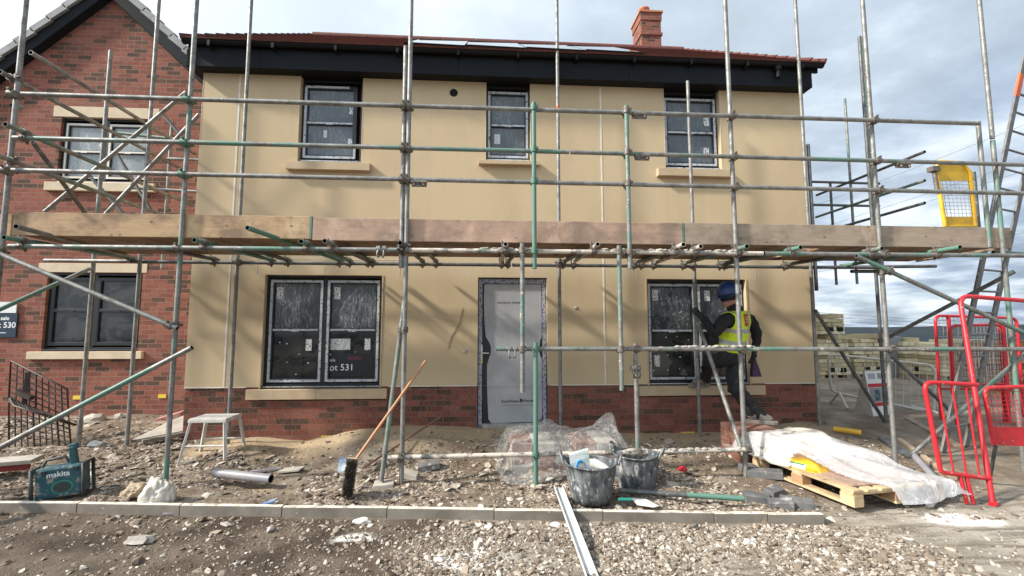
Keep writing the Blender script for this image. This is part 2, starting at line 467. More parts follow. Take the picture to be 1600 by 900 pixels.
MT = {}
MT['render'] = make_render()
MT['brick'] = make_brick('red_brick', 1.18)
MT['brick_plinth'] = make_brick('red_brick_plinth', 1.0, .72)
MT['galv'] = make_tube('galvanised_tube')
MT['galv_dark'] = make_tube('weathered_tube', base=(.14, .145, .14), metal=.35)
MT['green'] = make_tube('green_painted_tube', green=.60)
MT['half'] = make_tube('tube_with_green_paint', green=.375)
MT['splat'] = make_tube('mortar_splashed_tube', green=.3, splat=.8)
MT['splat_lo'] = make_tube('tube_with_mortar_specks', green=.34, splat=.25)
MT['tube_in'] = mat('tube_bore', (.03, .03, .03), .9)
MT['coupler'] = mat('coupler_steel', (.21, .20, .18), .6, .5, (.12, .09, .07), 30)
MT['coupler_g'] = mat('coupler_green', (.05, .22, .15), .55, .1, (.12, .12, .10), 30)
MT['board_old'] = make_wood('weathered_toe_board', (.47, .32, .235), (.37, .25, .185), (.25, .18, .135))
MT['board_new'] = make_wood('fresh_toe_board', (.52, .365, .215), (.37, .24, .14), (.20, .135, .095))
MT['board_grey'] = make_wood('grey_toe_board', (.38, .295, .225), (.28, .22, .165), (.20, .16, .12))
MT['deck'] = make_wood('deck_board_timber', (.30, .20, .13), (.22, .14, .09), (.15, .10, .07))
MT['pallet'] = make_wood('pallet_timber', (.60, .44, .26), (.48, .34, .19), (.33, .24, .15), axis='y')
MT['plank'] = make_wood('plank_timber', (.46, .37, .26), (.36, .28, .20), (.24, .19, .14))
MT['black'] = mat('black_upvc', (.006, .0065, .007), .55, 0, (.009, .009, .010), 4, spec=.2)
MT['blackboard'] = mat('anthracite_fascia', (.015, .018, .022), .75, 0, (.012, .014, .017), 2, spec=.12)
MT['dark'] = mat('anthracite_frame', (.012, .014, .017), .4)
MT['void'] = mat('dark_hole', (.006, .006, .006), .95)
MT['tape'] = make_printed('protective_tape', (.56, .60, .64), (.07, .08, .10), 42, (1, 1, 1), .60)
MT['tape_blue'] = make_printed('blue_printed_tape', (.46, .48, .52), (.13, .15, .30), 26, (1.6, 1, 1), .52)
MT['sticker'] = make_printed('printed_sticker', (.78, .80, .80), (.05, .05, .05), 38, (1.6, 1, 1), .55)
MT['paper'] = make_printed('printed_paper', (.62, .67, .66), (.25, .28, .28), 30, (1, 1, 1.4), .60)
MT['pane_film'] = make_pane('filmed_glass', 1.0, base=(.009, .011, .013), filmcol=(.46, .50, .53))
MT['pane_film_up'] = make_pane('filmed_glass_bright', .42, base=(.075, .092, .108), filmcol=(.46, .51, .55))  # paler base paints in the sky reflected by the upper panes
MT['pane_film_milky'] = make_pane('milky_filmed_glass', 1.0, base=(.22, .25, .26), filmcol=(.52, .56, .58))
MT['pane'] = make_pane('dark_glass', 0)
MT['white'] = mat('white_bead', (.74, .70, .62), .6, 0, (.6, .56, .48), 8)
MT['stone'] = mat('cream_cast_stone', (.50, .385, .25), .85, 0, (.43, .325, .21), 5, bump=.2)
MT['stone_pale'] = mat('pale_cast_stone', (.62, .52, .37), .85, 0, (.54, .44, .31), 5, bump=.2)
MT['tile_red'] = mat('red_roof_tile', (.15, .043, .029), .8, 0, (.09, .030, .023), 7, bump=.3)
MT['tile_grey'] = mat('grey_roof_tile', (.17, .18, .19), .7, 0, (.25, .26, .26), 5, bump=.3)
MT['solar'] = mat('solar_glass', (.04, .05, .07), .06, 0, spec=.9)
MT['alu'] = mat('bare_aluminium', (.62, .63, .63), .34, .8, (.5, .5, .5), 10)
MT['alu_dull'] = mat('dull_ladder_aluminium', (.20, .20, .20), .5, .5, (.13, .12, .11), 12)
MT['lead'] = mat('lead_flashing', (.16, .17, .18), .6, .2, (.22, .23, .24), 9)
MT['pot'] = mat('clay_chimney_pot', (.52, .20, .10), .8, 0, (.42, .15, .08), 9)
MT['film_door'] = mat('grey_door_film', (.40, .405, .41), .35, 0, (.345, .35, .355), 3, lo=.4, hi=.6, bump=.18, bscale=9, bdist=.01, col3=(.30, .30, .30), n3=7, t3=.66)
MT['ink'] = mat('black_ink', (.02, .02, .02), .6)
MT['ink_white'] = mat('white_ink', (.72, .74, .75), .6)
MT['navy'] = mat('navy_sign', (.010, .028, .055), .4)
MT['signwhite'] = mat('white_sign', (.72, .73, .72), .45)
MT['yellow'] = mat('yellow_paint', (.74, .45, .02), .48, 0, (.56, .33, .03), 6, col3=(.42, .33, .20), n3=14, t3=.64)
MT['yellow_tag'] = mat('yellow_tag', (.72, .52, .06), .5)
MT['orange'] = mat('orange_paint', (.62, .12, .03), .5, 0, (.48, .09, .03), 9)
MT['red'] = mat('red_barrier_paint', (.54, .014, .024), .42, 0, (.40, .016, .022), 9, col3=(.34, .24, .20), n3=16, t3=.62)
MT['mesh_steel'] = mat('mesh_wire', (.42, .43, .43), .5, .5)
MT['barrier_galv'] = mat('dusty_galvanised', (.62, .60, .56), .55, .1, (.48, .46, .42), 10)
MT['wire_black'] = mat('black_rusty_wire', (.018, .014, .012), .55, .1, (.05, .026, .016), 18)
MT['teal'] = mat('teal_plastic', (.008, .070, .088), .5, 0, (.03, .085, .095), 6, col3=(.25, .235, .21), n3=11, t3=.54, bump=.15, bscale=30)
MT['rubber'] = mat('black_rubber', (.025, .027, .03), .6, 0, (.05, .05, .05), 10)
MT['tub'] = mat('plaster_splashed_rubber', (.045, .052, .058), .55, 0, (.17, .18, .185), 13, lo=.42, hi=.62, bump=.5, bscale=30, bdist=.008, col3=(.40, .40, .39), n3=24, t3=.56, stretch=(1, 1, .45))
MT['plaster'] = mat('dry_plaster', (.68, .66, .62), .85, 0, (.5, .48, .44), 12, bump=.4, bscale=25)
MT['concrete'] = mat('concrete_kerb', (.225, .20, .165), .9, 0, (.135, .118, .096), 3.5, bump=.4, bscale=40, col3=(.48, .46, .42), n3=14, t3=.66)
MT['kerb_dust'] = mat('dust_on_kerb', (.72, .665, .575), .95, 0, (.44, .385, .31), 14, col3=(.26, .215, .165), n3=9, t3=.56, bump=.3)
MT['slab'] = mat('dusty_slab', (.42, .38, .33), .9, 0, (.30, .27, .23), 6, bump=.3)
MT['paver'] = mat('charcoal_paver', (.085, .085, .085), .85, 0, (.15, .145, .14), 8, bump=.4, col3=(.33, .31, .28), n3=10, t3=.60)
MT['brick_loose'] = mat('loose_brick', (.20, .075, .05), .9, 0, (.27, .155, .115), 9, bump=.4)
MT['yellowstone'] = None
MT['pvc_grey'] = mat('grey_plastic_pipe', (.20, .20, .23), .45, 0, (.30, .28, .27), 7)
MT['wood_handle'] = mat('orange_broom_handle', (.52, .20, .07), .5, 0, (.40, .22, .12), 14)
MT['rust'] = mat('rusty_bar', (.17, .085, .06), .85, 0, (.24, .14, .10), 14)
MT['bristle'] = mat('dirty_bristle', (.030, .022, .018), .95, 0, (.09, .068, .05), 25, bump=.8, bscale=120, bdist=.01)
MT['poly_bag'] = mat('crumpled_white_sack', (.62, .58, .50), .5, 0, (.48, .43, .36), 6, bump=.6, bscale=14, bdist=.03)
MT['film_clear'] = make_film('clear_polythene', .10, wr=6, white=.50, rough=.16)
MT['film_white'] = make_film('milky_polythene', .42, tint=(.80, .80, .80), wr=2.4, white=.42, rough=.17, clr=.15)
MT['cardboard'] = mat('brown_cardboard', (.40, .24, .12), .8, 0, (.33, .19, .10), 5)
MT['blue'] = mat('blue_print', (.02, .22, .55), .5)
MT['pack'] = make_printed('striped_packaging', (.72, .74, .72), (.42, .52, .46), 9, (.4, .4, 6), .5)
MT['cyan_bits'] = mat('blue_wrapper', (.05, .12, .28), .4, 0, (.45, .5, .55), 9)
MT['teal_handle'] = mat('green_handle', (.02, .20, .15), .5)
MT['bulk'] = mat('grey_bulk_bag', (.22, .225, .21), .85, 0, (.15, .155, .15), 5, bump=.4, bscale=9, bdist=.03)
MT['carwhite'] = mat('white_car_paint', (.70, .71, .72), .3)
MT['bark'] = mat('bark', (.06, .045, .035), .9)
MT['leaf'] = mat('hedge_leaf', (.030, .042, .022), .8, 0, (.05, .06, .03), 3)

# ground: colours by zone attribute (mud, sand, gravel base, dusty road), far land by distance
def make_ground():
    m, nt, b = newmat('ground_soil'); b.inputs['Roughness'].default_value = .95; setin(b, 'Specular IOR Level', .15)
    v = ncoord(nt)
    def attr(n):
        a = nt.nodes.new('ShaderNodeAttribute'); a.attribute_name = n; return a.outputs['Fac']
    n1 = nnoise(nt, v, 2.2, 6, .6); n2 = nnoise(nt, v, 24, 6, .7); n3 = nnoise(nt, v, 90, 4, .7)
    mud = nmix(nt, nramp(nt, n2, [(.3, 0.), (.7, 1.)]), (.120, .088, .062), (.235, .185, .138))
    mud = nmix(nt, nramp(nt, n1, [(.46, 0.), (.66, .8)]), mud, (.36, .305, .24))
    wet = nmix(nt, nramp(nt, n1, [(.40, 0.), (.72, 1.)]), nmix(nt, n2, (.046, .033, .024), (.092, .068, .050)), (.19, .152, .115))
    mud = nmix(nt, attr('damp'), mud, wet)
    sand = nmix(nt, n2, (.40, .30, .19), (.50, .39, .26))
    dust = nmix(nt, nramp(nt, n1, [(.35, 0.), (.65, 1.)]), (.30, .265, .215), (.46, .415, .345))
    dust = nmix(nt, nramp(nt, n2, [(.55, 0.), (.75, .6)]), dust, (.15, .125, .10))
    rut = nnoise(nt, ncoord(nt, (.7, 6, 1), (0, 0, .12)), 2.4, 6, .65)
    dust = nmix(nt, nramp(nt, rut, [(.47, 0.), (.60, .75)]), dust, (.145, .12, .095))
    far = nmix(nt, nramp(nt, nnoise(nt, ncoord(nt, (.004, .012, .01)), 1.0, 6, .6), [(.4, 0.), (.6, 1.)]), (.012, .018, .024), (.024, .032, .036))  # dark blue of cloud shadow and distance put into the land colour
    c = nmix(nt, attr('sand'), mud, sand)
    c = nmix(nt, attr('dust'), c, dust)
    c = nmix(nt, attr('plaster'), c, (.74, .72, .67))
    c = nmix(nt, attr('far'), c, far)
    nt.links.new(c, b.inputs['Base Color'])
    nbump(nt, b, nmath(nt, 'MULTIPLY_ADD', n3, .35, n2), .9, .03)
    return m
MT['ground'] = make_ground()
def make_gravel():
    m, nt, b = newmat('broken_stone'); b.inputs['Roughness'].default_value = .92; setin(b, 'Specular IOR Level', .2)
    g = nt.nodes.new('ShaderNodeNewGeometry')
    c = nramp(nt, g.outputs['Random Per Island'], [(0., (.095, .070, .050)), (.24, (.175, .135, .100)), (.55, (.315, .262, .205)), (.83, (.47, .41, .34)), (1., (.68, .63, .56))])
    n = nnoise(nt, ncoord(nt), 60, 5, .7)
    c = nmix(nt, nramp(nt, n, [(.4, 0.), (.7, .6)]), c, (.17, .13, .10))
    nt.links.new(c, b.inputs['Base Color'])
    nbump(nt, b, n, .5, .006)
    return m
MT['gravel'] = make_gravel()
def make_stonepack(name='yellow_walling_stone', k=(1., 1., 1.)):
    m, nt, b = newmat(name); b.inputs['Roughness'].default_value = .9
    g = nt.nodes.new('ShaderNodeNewGeometry')
    f_ = lambda *c: tuple(x * y for x, y in zip(c, k))
    c = nramp(nt, g.outputs['Random Per Island'], [(0., f_(.26, .21, .12)), (.2, f_(.48, .40, .24)), (.55, f_(.64, .55, .34)), (1., f_(.78, .71, .50))])
    n = nnoise(nt, ncoord(nt), 9, 5, .7)
    c = nmix(nt, nramp(nt, n, [(.45, 0.), (.7, .6)]), c, f_(.30, .26, .17))
    nt.links.new(c, b.inputs['Base Color']); nbump(nt, b, n, .6, .02)
    return m
MT['brownstone'] = make_stonepack('brown_walling_brick', (.50, .32, .25))
MT['yellowstone'] = make_stonepack()

# ------------------------------------------------------------------ ground
def ss(t): t = np.clip(t, 0, 1); return t * t * (3 - 2 * t)
def kerb_y(x): return -2.46 - .105 * np.asarray(x, float)
_WX = [-5.2, -3.9, -3.0, -2.35, -1.65, -1.0, .0, .95, 2.0, 3.4, 4.6, 6.0]
_WZ = [-.02, -.12, -.08, -.14, .00, .04, .02, -.03, -.12, -.10, .02, .03]
def height(x, y):
    x = np.asarray(x, float); y = np.asarray(y, float)
    n = fbm(x * 1.3, y * 1.3, 3) * .07 + fbm(x * 5, y * 5, 3) * .035 + fbm(x * 16, y * 16, 2) * .018
    yk = kerb_y(x)
    right = ss((x - 2.7) / .8)
    street = -.268 - .01 * right + n * .45 * (1 - .5 * right)
    yard = -.225 + .09 * ss((y + 1.9) / 1.8) + .13 * ss((y + 1.0) / 2.2) * ss((-3.4 - x) / 1.2) + n * .9
    yard_r = -.24 + .25 * ss((y + 2.3) / 2.6) + n * .5
    yard = yard + .15 * np.exp(-((x + .95) / .55) ** 2 - ((y + .62) / .30) ** 2) - .10 * np.exp(-((x + 1.95) / .40) ** 2 - ((y + .85) / .28) ** 2) + .07 * np.exp(-((x + 2.8) / .5) ** 2 - ((y + .75) / .25) ** 2) + fbm(x * 2.6 + 5, y * 2.6, 3) * .09 * ss((-.2 - y) / .4)
    yard = yard + (.07 + .10 * fbm(x * 1.9 + 11, y * 1.2, 3)) * np.exp(-((y + .75) / .42) ** 2) * ss((x + 3.6) / .8) * ss((2.6 - x) / .8)
    yard = yard * (1 - right) + yard_r * right
    wall = np.interp(x, _WX, _WZ)
    near = ss((y + 1.05) / .95) * ss((x + 4.2) / .5) * ss((5.2 - x) / .5)
    yard = yard * (1 - near) + (wall + n * .7) * near
    wd = .03 + .55 * right
    s = ss((y - yk - .06 * (1 - right) + wd * .5 * right) / wd)
    z = street * (1 - s) + yard * s
    # the site ends and the land falls away, then far hills
    r = np.maximum(np.maximum(y - 24, np.abs(x) - 60), 0)
    z = z - 34 * ss(r / 500)
    d = np.sqrt(x * x + y * y)
    hill = ss((d - 1800) / 3200) * (62 + 70 * fbm(x / 1500 + 4, y / 1500, 4))
    near_rise = 0.0 * np.exp(-((x - 62) / 26) ** 2 - ((y - 60) / 20) ** 2)
    return z + hill + near_rise

def axis(lo, hi, step, far_lo, far_hi, g=1.13):
    a = list(np.arange(lo, hi + 1e-6, step)); s = step; v = a[-1]
    while v < far_hi: s *= g; v += s; a.append(v)
    b = []; s = step; v = lo
    while v > far_lo: s *= g; v -= s; b.append(v)
    return np.array(b[::-1] + a)
gx = axis(-6.2, 6.8, .036, -9000, 9000); gy = axis(-4.3, .1, .036, -300, 9500)
GX, GY = np.meshgrid(gx, gy)
GZ = height(GX, GY)
def grid_mesh(name, V, nx, ny, material, attrs=None, smooth=True):
    me = bpy.data.meshes.new(name)
    i = np.arange((ny - 1) * (nx - 1)); r_, c_ = i // (nx - 1), i % (nx - 1)
    q = np.stack([r_ * nx + c_, r_ * nx + c_ + 1, (r_ + 1) * nx + c_ + 1, (r_ + 1) * nx + c_], 1).astype(np.int32)
    me.vertices.add(len(V)); me.vertices.foreach_set('co', V.astype(np.float32).ravel())
    me.loops.add(q.size); me.loops.foreach_set('vertex_index', q.ravel())
    me.polygons.add(len(q)); me.polygons.foreach_set('loop_start', np.arange(0, q.size, 4, dtype=np.int32))
    me.polygons.foreach_set('use_smooth', np.full(len(q), smooth))
    me.update(calc_edges=True); me.validate()
    for k, a in (attrs or {}).items():
        at = me.attributes.new(k, 'FLOAT', 'POINT'); at.data.foreach_set('value', a.astype(np.float32).ravel())
    me.materials.append(material)
    o = bpy.data.objects.new(name, me); COL.objects.link(o)
    return o
_nz = fbm(GX * 2.3, GY * 2.3, 4)
a_sand = ss((GY + 1.0 + _nz * .9) / .5) * ss((GX + 3.75) / .4) * ss((4.9 - GX) / .5) * ss((.3 - GY) / .2)
a_sand = np.maximum(a_sand, ss((_nz - .12) / .1) * ss((GY + 2.0) / .5) * ss((GX + 3.3) / .8) * ss((.2 - GX) / .8) * ss((.3 - GY) / .2) * .8)
a_dust = np.clip(ss((GX - 2.6 + _nz * 1.6) / 1.2) * ss((-1.9 - GY) / .5) + ss((GX - 5.2) / 1.5) * .55 * ss((fbm(GX * .9, GY * 3.5, 4) + .15) / .25), 0, 1)
_pl = np.exp(-((GX - 4.05) / .42) ** 2 - ((GY + 2.78 + .05 * (GX - 4)) / .13) ** 2)
_pl2 = np.exp(-((GX + .1) / .5) ** 2 - ((GY + 3.15) / .22) ** 2) * .75 + np.exp(-((GX + 1.0) / .22) ** 2 - ((GY + 2.75) / .09) ** 2) * .8
a_pl = ss((np.maximum(_pl, _pl2) + _nz * .9 - .42) / .3)
a_damp = ss((kerb_y(GX) + .03 - GY) / .06) * ss((.15 - GX + _nz * 2.2) / 1.2)
a_dust = np.maximum(a_dust, .75 * ss((kerb_y(GX) - GY) / .06) * ss((GX + .35 + _nz * 2.0) / 1.0))
a_far = ss((np.sqrt(GX ** 2 + GY ** 2) - 26) / 22)
ground = grid_mesh('ground', np.stack([GX, GY, GZ], 2).reshape(-1, 3), len(gx), len(gy), MT['ground'],
                   {'sand': a_sand, 'dust': a_dust, 'plaster': a_pl, 'far': a_far, 'damp': a_damp})
kind(ground, 'structure', 'rough muddy building site ground with broken stone')

def hz(x, y): return float(height(np.array([x]), np.array([y]))[0])

# loose broken stone: far too many pieces to count
def ico():
    t = (1 + 5 ** .5) / 2
    v = np.array([(-1, t, 0), (1, t, 0), (-1, -t, 0), (1, -t, 0), (0, -1, t), (0, 1, t), (0, -1, -t), (0, 1, -t), (t, 0, -1), (t, 0, 1), (-t, 0, -1), (-t, 0, 1)], float)
    f = np.array([(0, 11, 5), (0, 5, 1), (0, 1, 7), (0, 7, 10), (0, 10, 11), (1, 5, 9), (5, 11, 4), (11, 10, 2), (10, 7, 6), (7, 1, 8), (3, 9, 4), (3, 4, 2), (3, 2, 6), (3, 6, 8), (3, 8, 9), (4, 9, 5), (2, 4, 11), (6, 2, 10), (8, 6, 7), (9, 8, 1)])
    return v / np.linalg.norm(v[0]), f
_iv, _if = ico()
def scatter(name, xs, ys, size, flat, material):
    n = len(xs)
    V = _iv[None] * (1 + rng.uniform(-.38, .32, (n, 12, 1)))
    S = np.stack([rng.uniform(.7, 1.35, n), rng.uniform(.55, 1.0, n), rng.uniform(.35, .8, n) * flat], 1) * size[:, None]
    V = V * S[:, None, :]
    a = rng.uniform(0, 6.283, n); ca, sa = np.cos(a), np.sin(a)
    tl = rng.normal(0, .28, (n, 2))
    x = V[..., 0] * ca[:, None] - V[..., 1] * sa[:, None]; y = V[..., 0] * sa[:, None] + V[..., 1] * ca[:, None]
    z = V[..., 2] + x * tl[:, :1] + y * tl[:, 1:]
    zz = height(xs, ys) + S[:, 2] * rng.uniform(-.1, .55, n)
    V = np.stack([x + xs[:, None], y + ys[:, None], z + zz[:, None]], 2).reshape(-1, 3)
    F = (_if[None] + (np.arange(n) * 12)[:, None, None]).reshape(-1, 3).astype(np.int32)
    me = bpy.data.meshes.new(name)
    me.vertices.add(len(V)); me.vertices.foreach_set('co', V.astype(np.float32).ravel())
    me.loops.add(F.size); me.loops.foreach_set('vertex_index', F.ravel())
    me.polygons.add(len(F)); me.polygons.foreach_set('loop_start', np.arange(0, F.size, 3, dtype=np.int32))
    me.polygons.foreach_set('use_smooth', np.zeros(len(F), bool))
    me.update(calc_edges=True); me.materials.append(material)
    o = bpy.data.objects.new(name, me); COL.objects.link(o); return o
def pick(n, x0, x1, y0, y1, keep):
    x = rng.uniform(x0, x1, n); y = rng.uniform(y0, y1, n); k = rng.random(n) < keep(x, y); return x[k], y[k]
# street side
x, y = pick(110000, -4.6, 5.2, -4.2, -2.0, lambda x, y: (y < kerb_y(x) - .03) * (.20 + .80 * ss((fbm(x * 1.7, y * 1.7, 4) + .16) / .22)) * (1 - .80 * ss((x - 2.7) / 1.1)) * (.13 + .87 * ss((x + 1.5 + fbm(x * 1.2, y * 1.2, 3) * 2.2) / 1.5)))
s_ = np.clip(rng.lognormal(math.log(.0078), .55, len(x)), .0035, .034)
kind(scatter('gravel', x, y, s_, 1.0, MT['gravel']), 'stuff', 'pale broken stone chippings loose over the street edge')
# yard side: flatter slaty shale
x, y = pick(95000, -7.5, 5.0, -2.8, 1.2, lambda x, y: (y > kerb_y(x) + .07) * ((x < -4.0) | (y < -.12)) * (.18 + .82 * ss((fbm(x * 1.5 + 9, y * 1.5, 4) + .14) / .22)) * (1 - .93 * ss((y + .95) / .4) * ss((x + 3.9) / .5)) * (1 - .6 * ss((x - 2.6) / 1.0)))
s_ = np.clip(rng.lognormal(math.log(.0105), .62, len(x)), .004, .060)
kind(scatter('shale_rubble', x, y, s_, .55, MT['gravel']), 'stuff', 'flat shale and rubble loose on the yard in front of the houses')

# coarser pieces lying in drifts under the kerb and over the yard
x, y = pick(2600, -3.6, 3.3, -3.9, -2.1, lambda x, y: (y < kerb_y(x) - .05) * (.05 + .95 * np.exp(-((y - kerb_y(x) + .14) / .11) ** 2) * ss((fbm(x * 1.9 + 3, y * .5, 3) + .10) / .2) + .10 * ss((x + .6) / .8)))
kind(scatter('broken_stone', x, y, np.clip(rng.lognormal(math.log(.021), .40, len(x)), .01, .05), .8, MT['gravel']), 'stuff', 'fist sized pale stones in drifts against the foot of the kerb')
x, y = pick(2600, -6.5, 3.2, -2.5, .9, lambda x, y: (y > kerb_y(x) + .12) * ((x < -4.0) | (y < -.35)) * (.06 + .94 * ss((fbm(x * 1.3 + 2, y * 1.3 + 8, 3) + .02) / .15)))
kind(scatter('slate_rubble', x, y, np.clip(rng.lognormal(math.log(.032), .42, len(x)), .015, .085), .30, MT['gravel']), 'stuff', 'flat slaty plates of rubble strewn over the yard')

# concrete edging kerb, one stone after another
kx = [-7.2, -6.28, -5.36, -4.45, -3.56, -2.63, -1.72, -.80, .12, 1.04, 1.96, 2.40, 2.86]
for i in range(len(kx) - 1):
    m = MB(); x0, x1 = kx[i] + .002, kx[i + 1] - .002
    y0, y1 = float(kerb_y(x0)), float(kerb_y(x1)); w = .055; dz = random.uniform(-.006, .006)
    zt0, zt1 = -.188 + dz, -.188 - dz * .6
    vs = [(x0, y0, -.42), (x1, y1, -.42), (x1, y1 + w, -.42), (x0, y0 + w, -.42), (x0, y0, zt0), (x1, y1, zt1), (x1, y1 + w, zt1), (x0, y0 + w, zt0)]
    m.add(vs, [(0, 3, 2, 1), (0, 1, 5, 4), (2, 3, 7, 6), (0, 4, 7, 3), (1, 2, 6, 5)], 0)
    m.add(vs[4:], [(0, 1, 2, 3)], 1)
    kind(weld(obj('kerb', m, [MT['concrete'], MT['kerb_dust']], bevel=.006)), 'structure', 'dusty concrete edging kerb along the front plot')

# ------------------------------------------------------------------ the rendered house
def wall_grid(mb, x0, x1, z0, z1, y, openings, reveal, mi=0, mi_rev=0):
    xs = sorted({x0, x1, *[o[0] for o in openings], *[o[1] for o in openings]})
    zs = sorted({z0, z1, *[min(max(o[2], z0), z1) for o in openings], *[min(max(o[3], z0), z1) for o in openings]})
    for i in range(len(xs) - 1):
        for j in range(len(zs) - 1):
            cx, cz = (xs[i] + xs[i + 1]) / 2, (zs[j] + zs[j + 1]) / 2
            if any(o[0] < cx < o[1] and o[2] < cz < o[3] for o in openings): continue
            mb.poly([(xs[i], y, zs[j]), (xs[i + 1], y, zs[j]), (xs[i + 1], y, zs[j + 1]), (xs[i], y, zs[j + 1])], mi)
    for a, b, c, d in openings:
        c2, d2 = max(c, z0), min(d, z1)
        mb.poly([(a, y, c2), (a, y, d2), (a, y + reveal, d2), (a, y + reveal, c2)], mi_rev)
        mb.poly([(b, y, d2), (b, y, c2), (b, y + reveal, c2), (b, y + reveal, d2)], mi_rev)
        if d < z1: mb.poly([(a, y, d), (b, y, d), (b, y + reveal, d), (a, y + reveal, d)], mi_rev)
        if c > z0: mb.poly([(a, y, c), (a, y + reveal, c), (b, y + reveal, c), (b, y, c)], mi_rev)

HX0, HX1, HZ = -3.964, 4.942, 4.99
house = thing('rendered_house', 'new two-storey house with beige rendered front, brick base and black eaves behind the scaffold', 'house', (.5, 4.4, 0))
GW = [(-2.975, -1.392, .555, 2.105), (2.400, 3.885, .560, 2.085)]
UW = [(-2.615, -1.735, 3.72, 5.2), (.055, .705, 3.80, 5.2), (2.736, 3.60, 3.74, 5.2)]
DOOR = (-.05, .935, -.05, 2.09)
m = MB()
wall_grid(m, HX0, HX1, .572, HZ, 0, GW + UW + [DOOR], .16)
m.poly([(HX0, 0, .572), (HX0, 0, HZ), (HX0, 8.8, HZ), (HX0, 8.8, .572)]); m.poly([(HX1, 8.8, .572), (HX1, 8.8, HZ), (HX1, 0, HZ), (HX1, 0, .572)])
m.poly([(HX1, 8.8, .572), (HX0, 8.8, .572), (HX0, 8.8, HZ), (HX1, 8.8, HZ)])
m.poly([(HX0, 0, .572), (HX0, .02, .572), (HX1, .02, .572), (HX1, 0, .572)])
m.poly([(HX0, 0, HZ), (HX0, 8.8, HZ), (HX0, 4.4, 8.1)]); m.poly([(HX1, 0, HZ), (HX1, 4.4, 8.1), (HX1, 8.8, HZ)])
obj('wall', m, MT['render'], house)
m = MB()
wall_grid(m, HX0 + .008, HX1 - .008, -.6, .570, .014, [DOOR] + [(g[0] - .02, g[1] + .02, g[2] - .165, g[2] + .2) for g in GW], .2)
for xx, sg in ((HX0 + .008, 1), (HX1 - .008, -1)): m.poly([(xx, .014, -.6), (xx, .014, .57), (xx, 8.79, .57), (xx, 8.79, -.6)])
m.poly([(HX1, 8.79, -.6), (HX0, 8.79, -.6), (HX0, 8.79, .57), (HX1, 8.79, .57)])
obj('brick_plinth', m, MT['brick_plinth'], house)
m = MB()
m.box(HX0, GW[0][0] - .19, -.006, .012, .565, .577); m.box(GW[0][1] + .12, DOOR[0] - .01, -.006, .012, .565, .577)
m.box(DOOR[1] + .03, GW[1][0] - .16, -.006, .012, .565, .577); m.box(GW[1][1] + .23, HX1, -.006, .012, .565, .577)
obj('render_stop_bead', m, MT['white'], house)
for xx in (-3.455, 1.762):
    m = MB(); m.box(xx - .011, xx + .011, -.004, .004, .578, HZ - .002); obj('joint_bead', m, MT['white'], house)
m = MB()
for xa, xb in ((HX0, UW[0][0]), (UW[0][1], UW[1][0]), (UW[1][1], UW[2][0]), (UW[2][1], HX1)):
    for x0_, x1_ in ((xa + .002, xa + .010), (xb - .010, xb - .002)): m = MB(); m.box(x0_, x1_, -.003, .004, 3.9, HZ - .003); obj('corner_bead', m, MT['stone_pale'], house)
m = MB()
for k in range(2):
    pass
m.lathe((0, 0, 0), [(.060, -.012), (.060, .002), (.050, .004), (.050, -.004)], 24)
m.add([(0.05 * math.cos(2 * math.pi * k / 24), -.05 * math.sin(2 * math.pi * k / 24), .0035) for k in range(24)], [tuple(range(24))])
m.v = [(-.424 + v[0], -v[2], 4.814 + v[1]) for v in m.v]
obj('vent', m, MT['void'], house)
# blemishes the plasterer left: two thumb patches, a hairline wire
m = MB()
m.path([P(723, 482, -.004), P(718, 505, -.006), P(706, 525, -.004), P(700, 545, -.005)], .0035, 5)
obj('hanging_wire', m, MT['rust'], house)
for (px, py) in ((727, 549), (900, 481)):
    c = P(px, py, 0); m = MB()
    m.lathe((0, 0, 0), [(.0, .012), (.018, .010), (.034, .0)], 12)
    m.v = [(c.x + v[0], -v[2] - .001, c.z + v[1] * .8) for v in m.v]
    obj('bracket', m, MT['slab'], house)

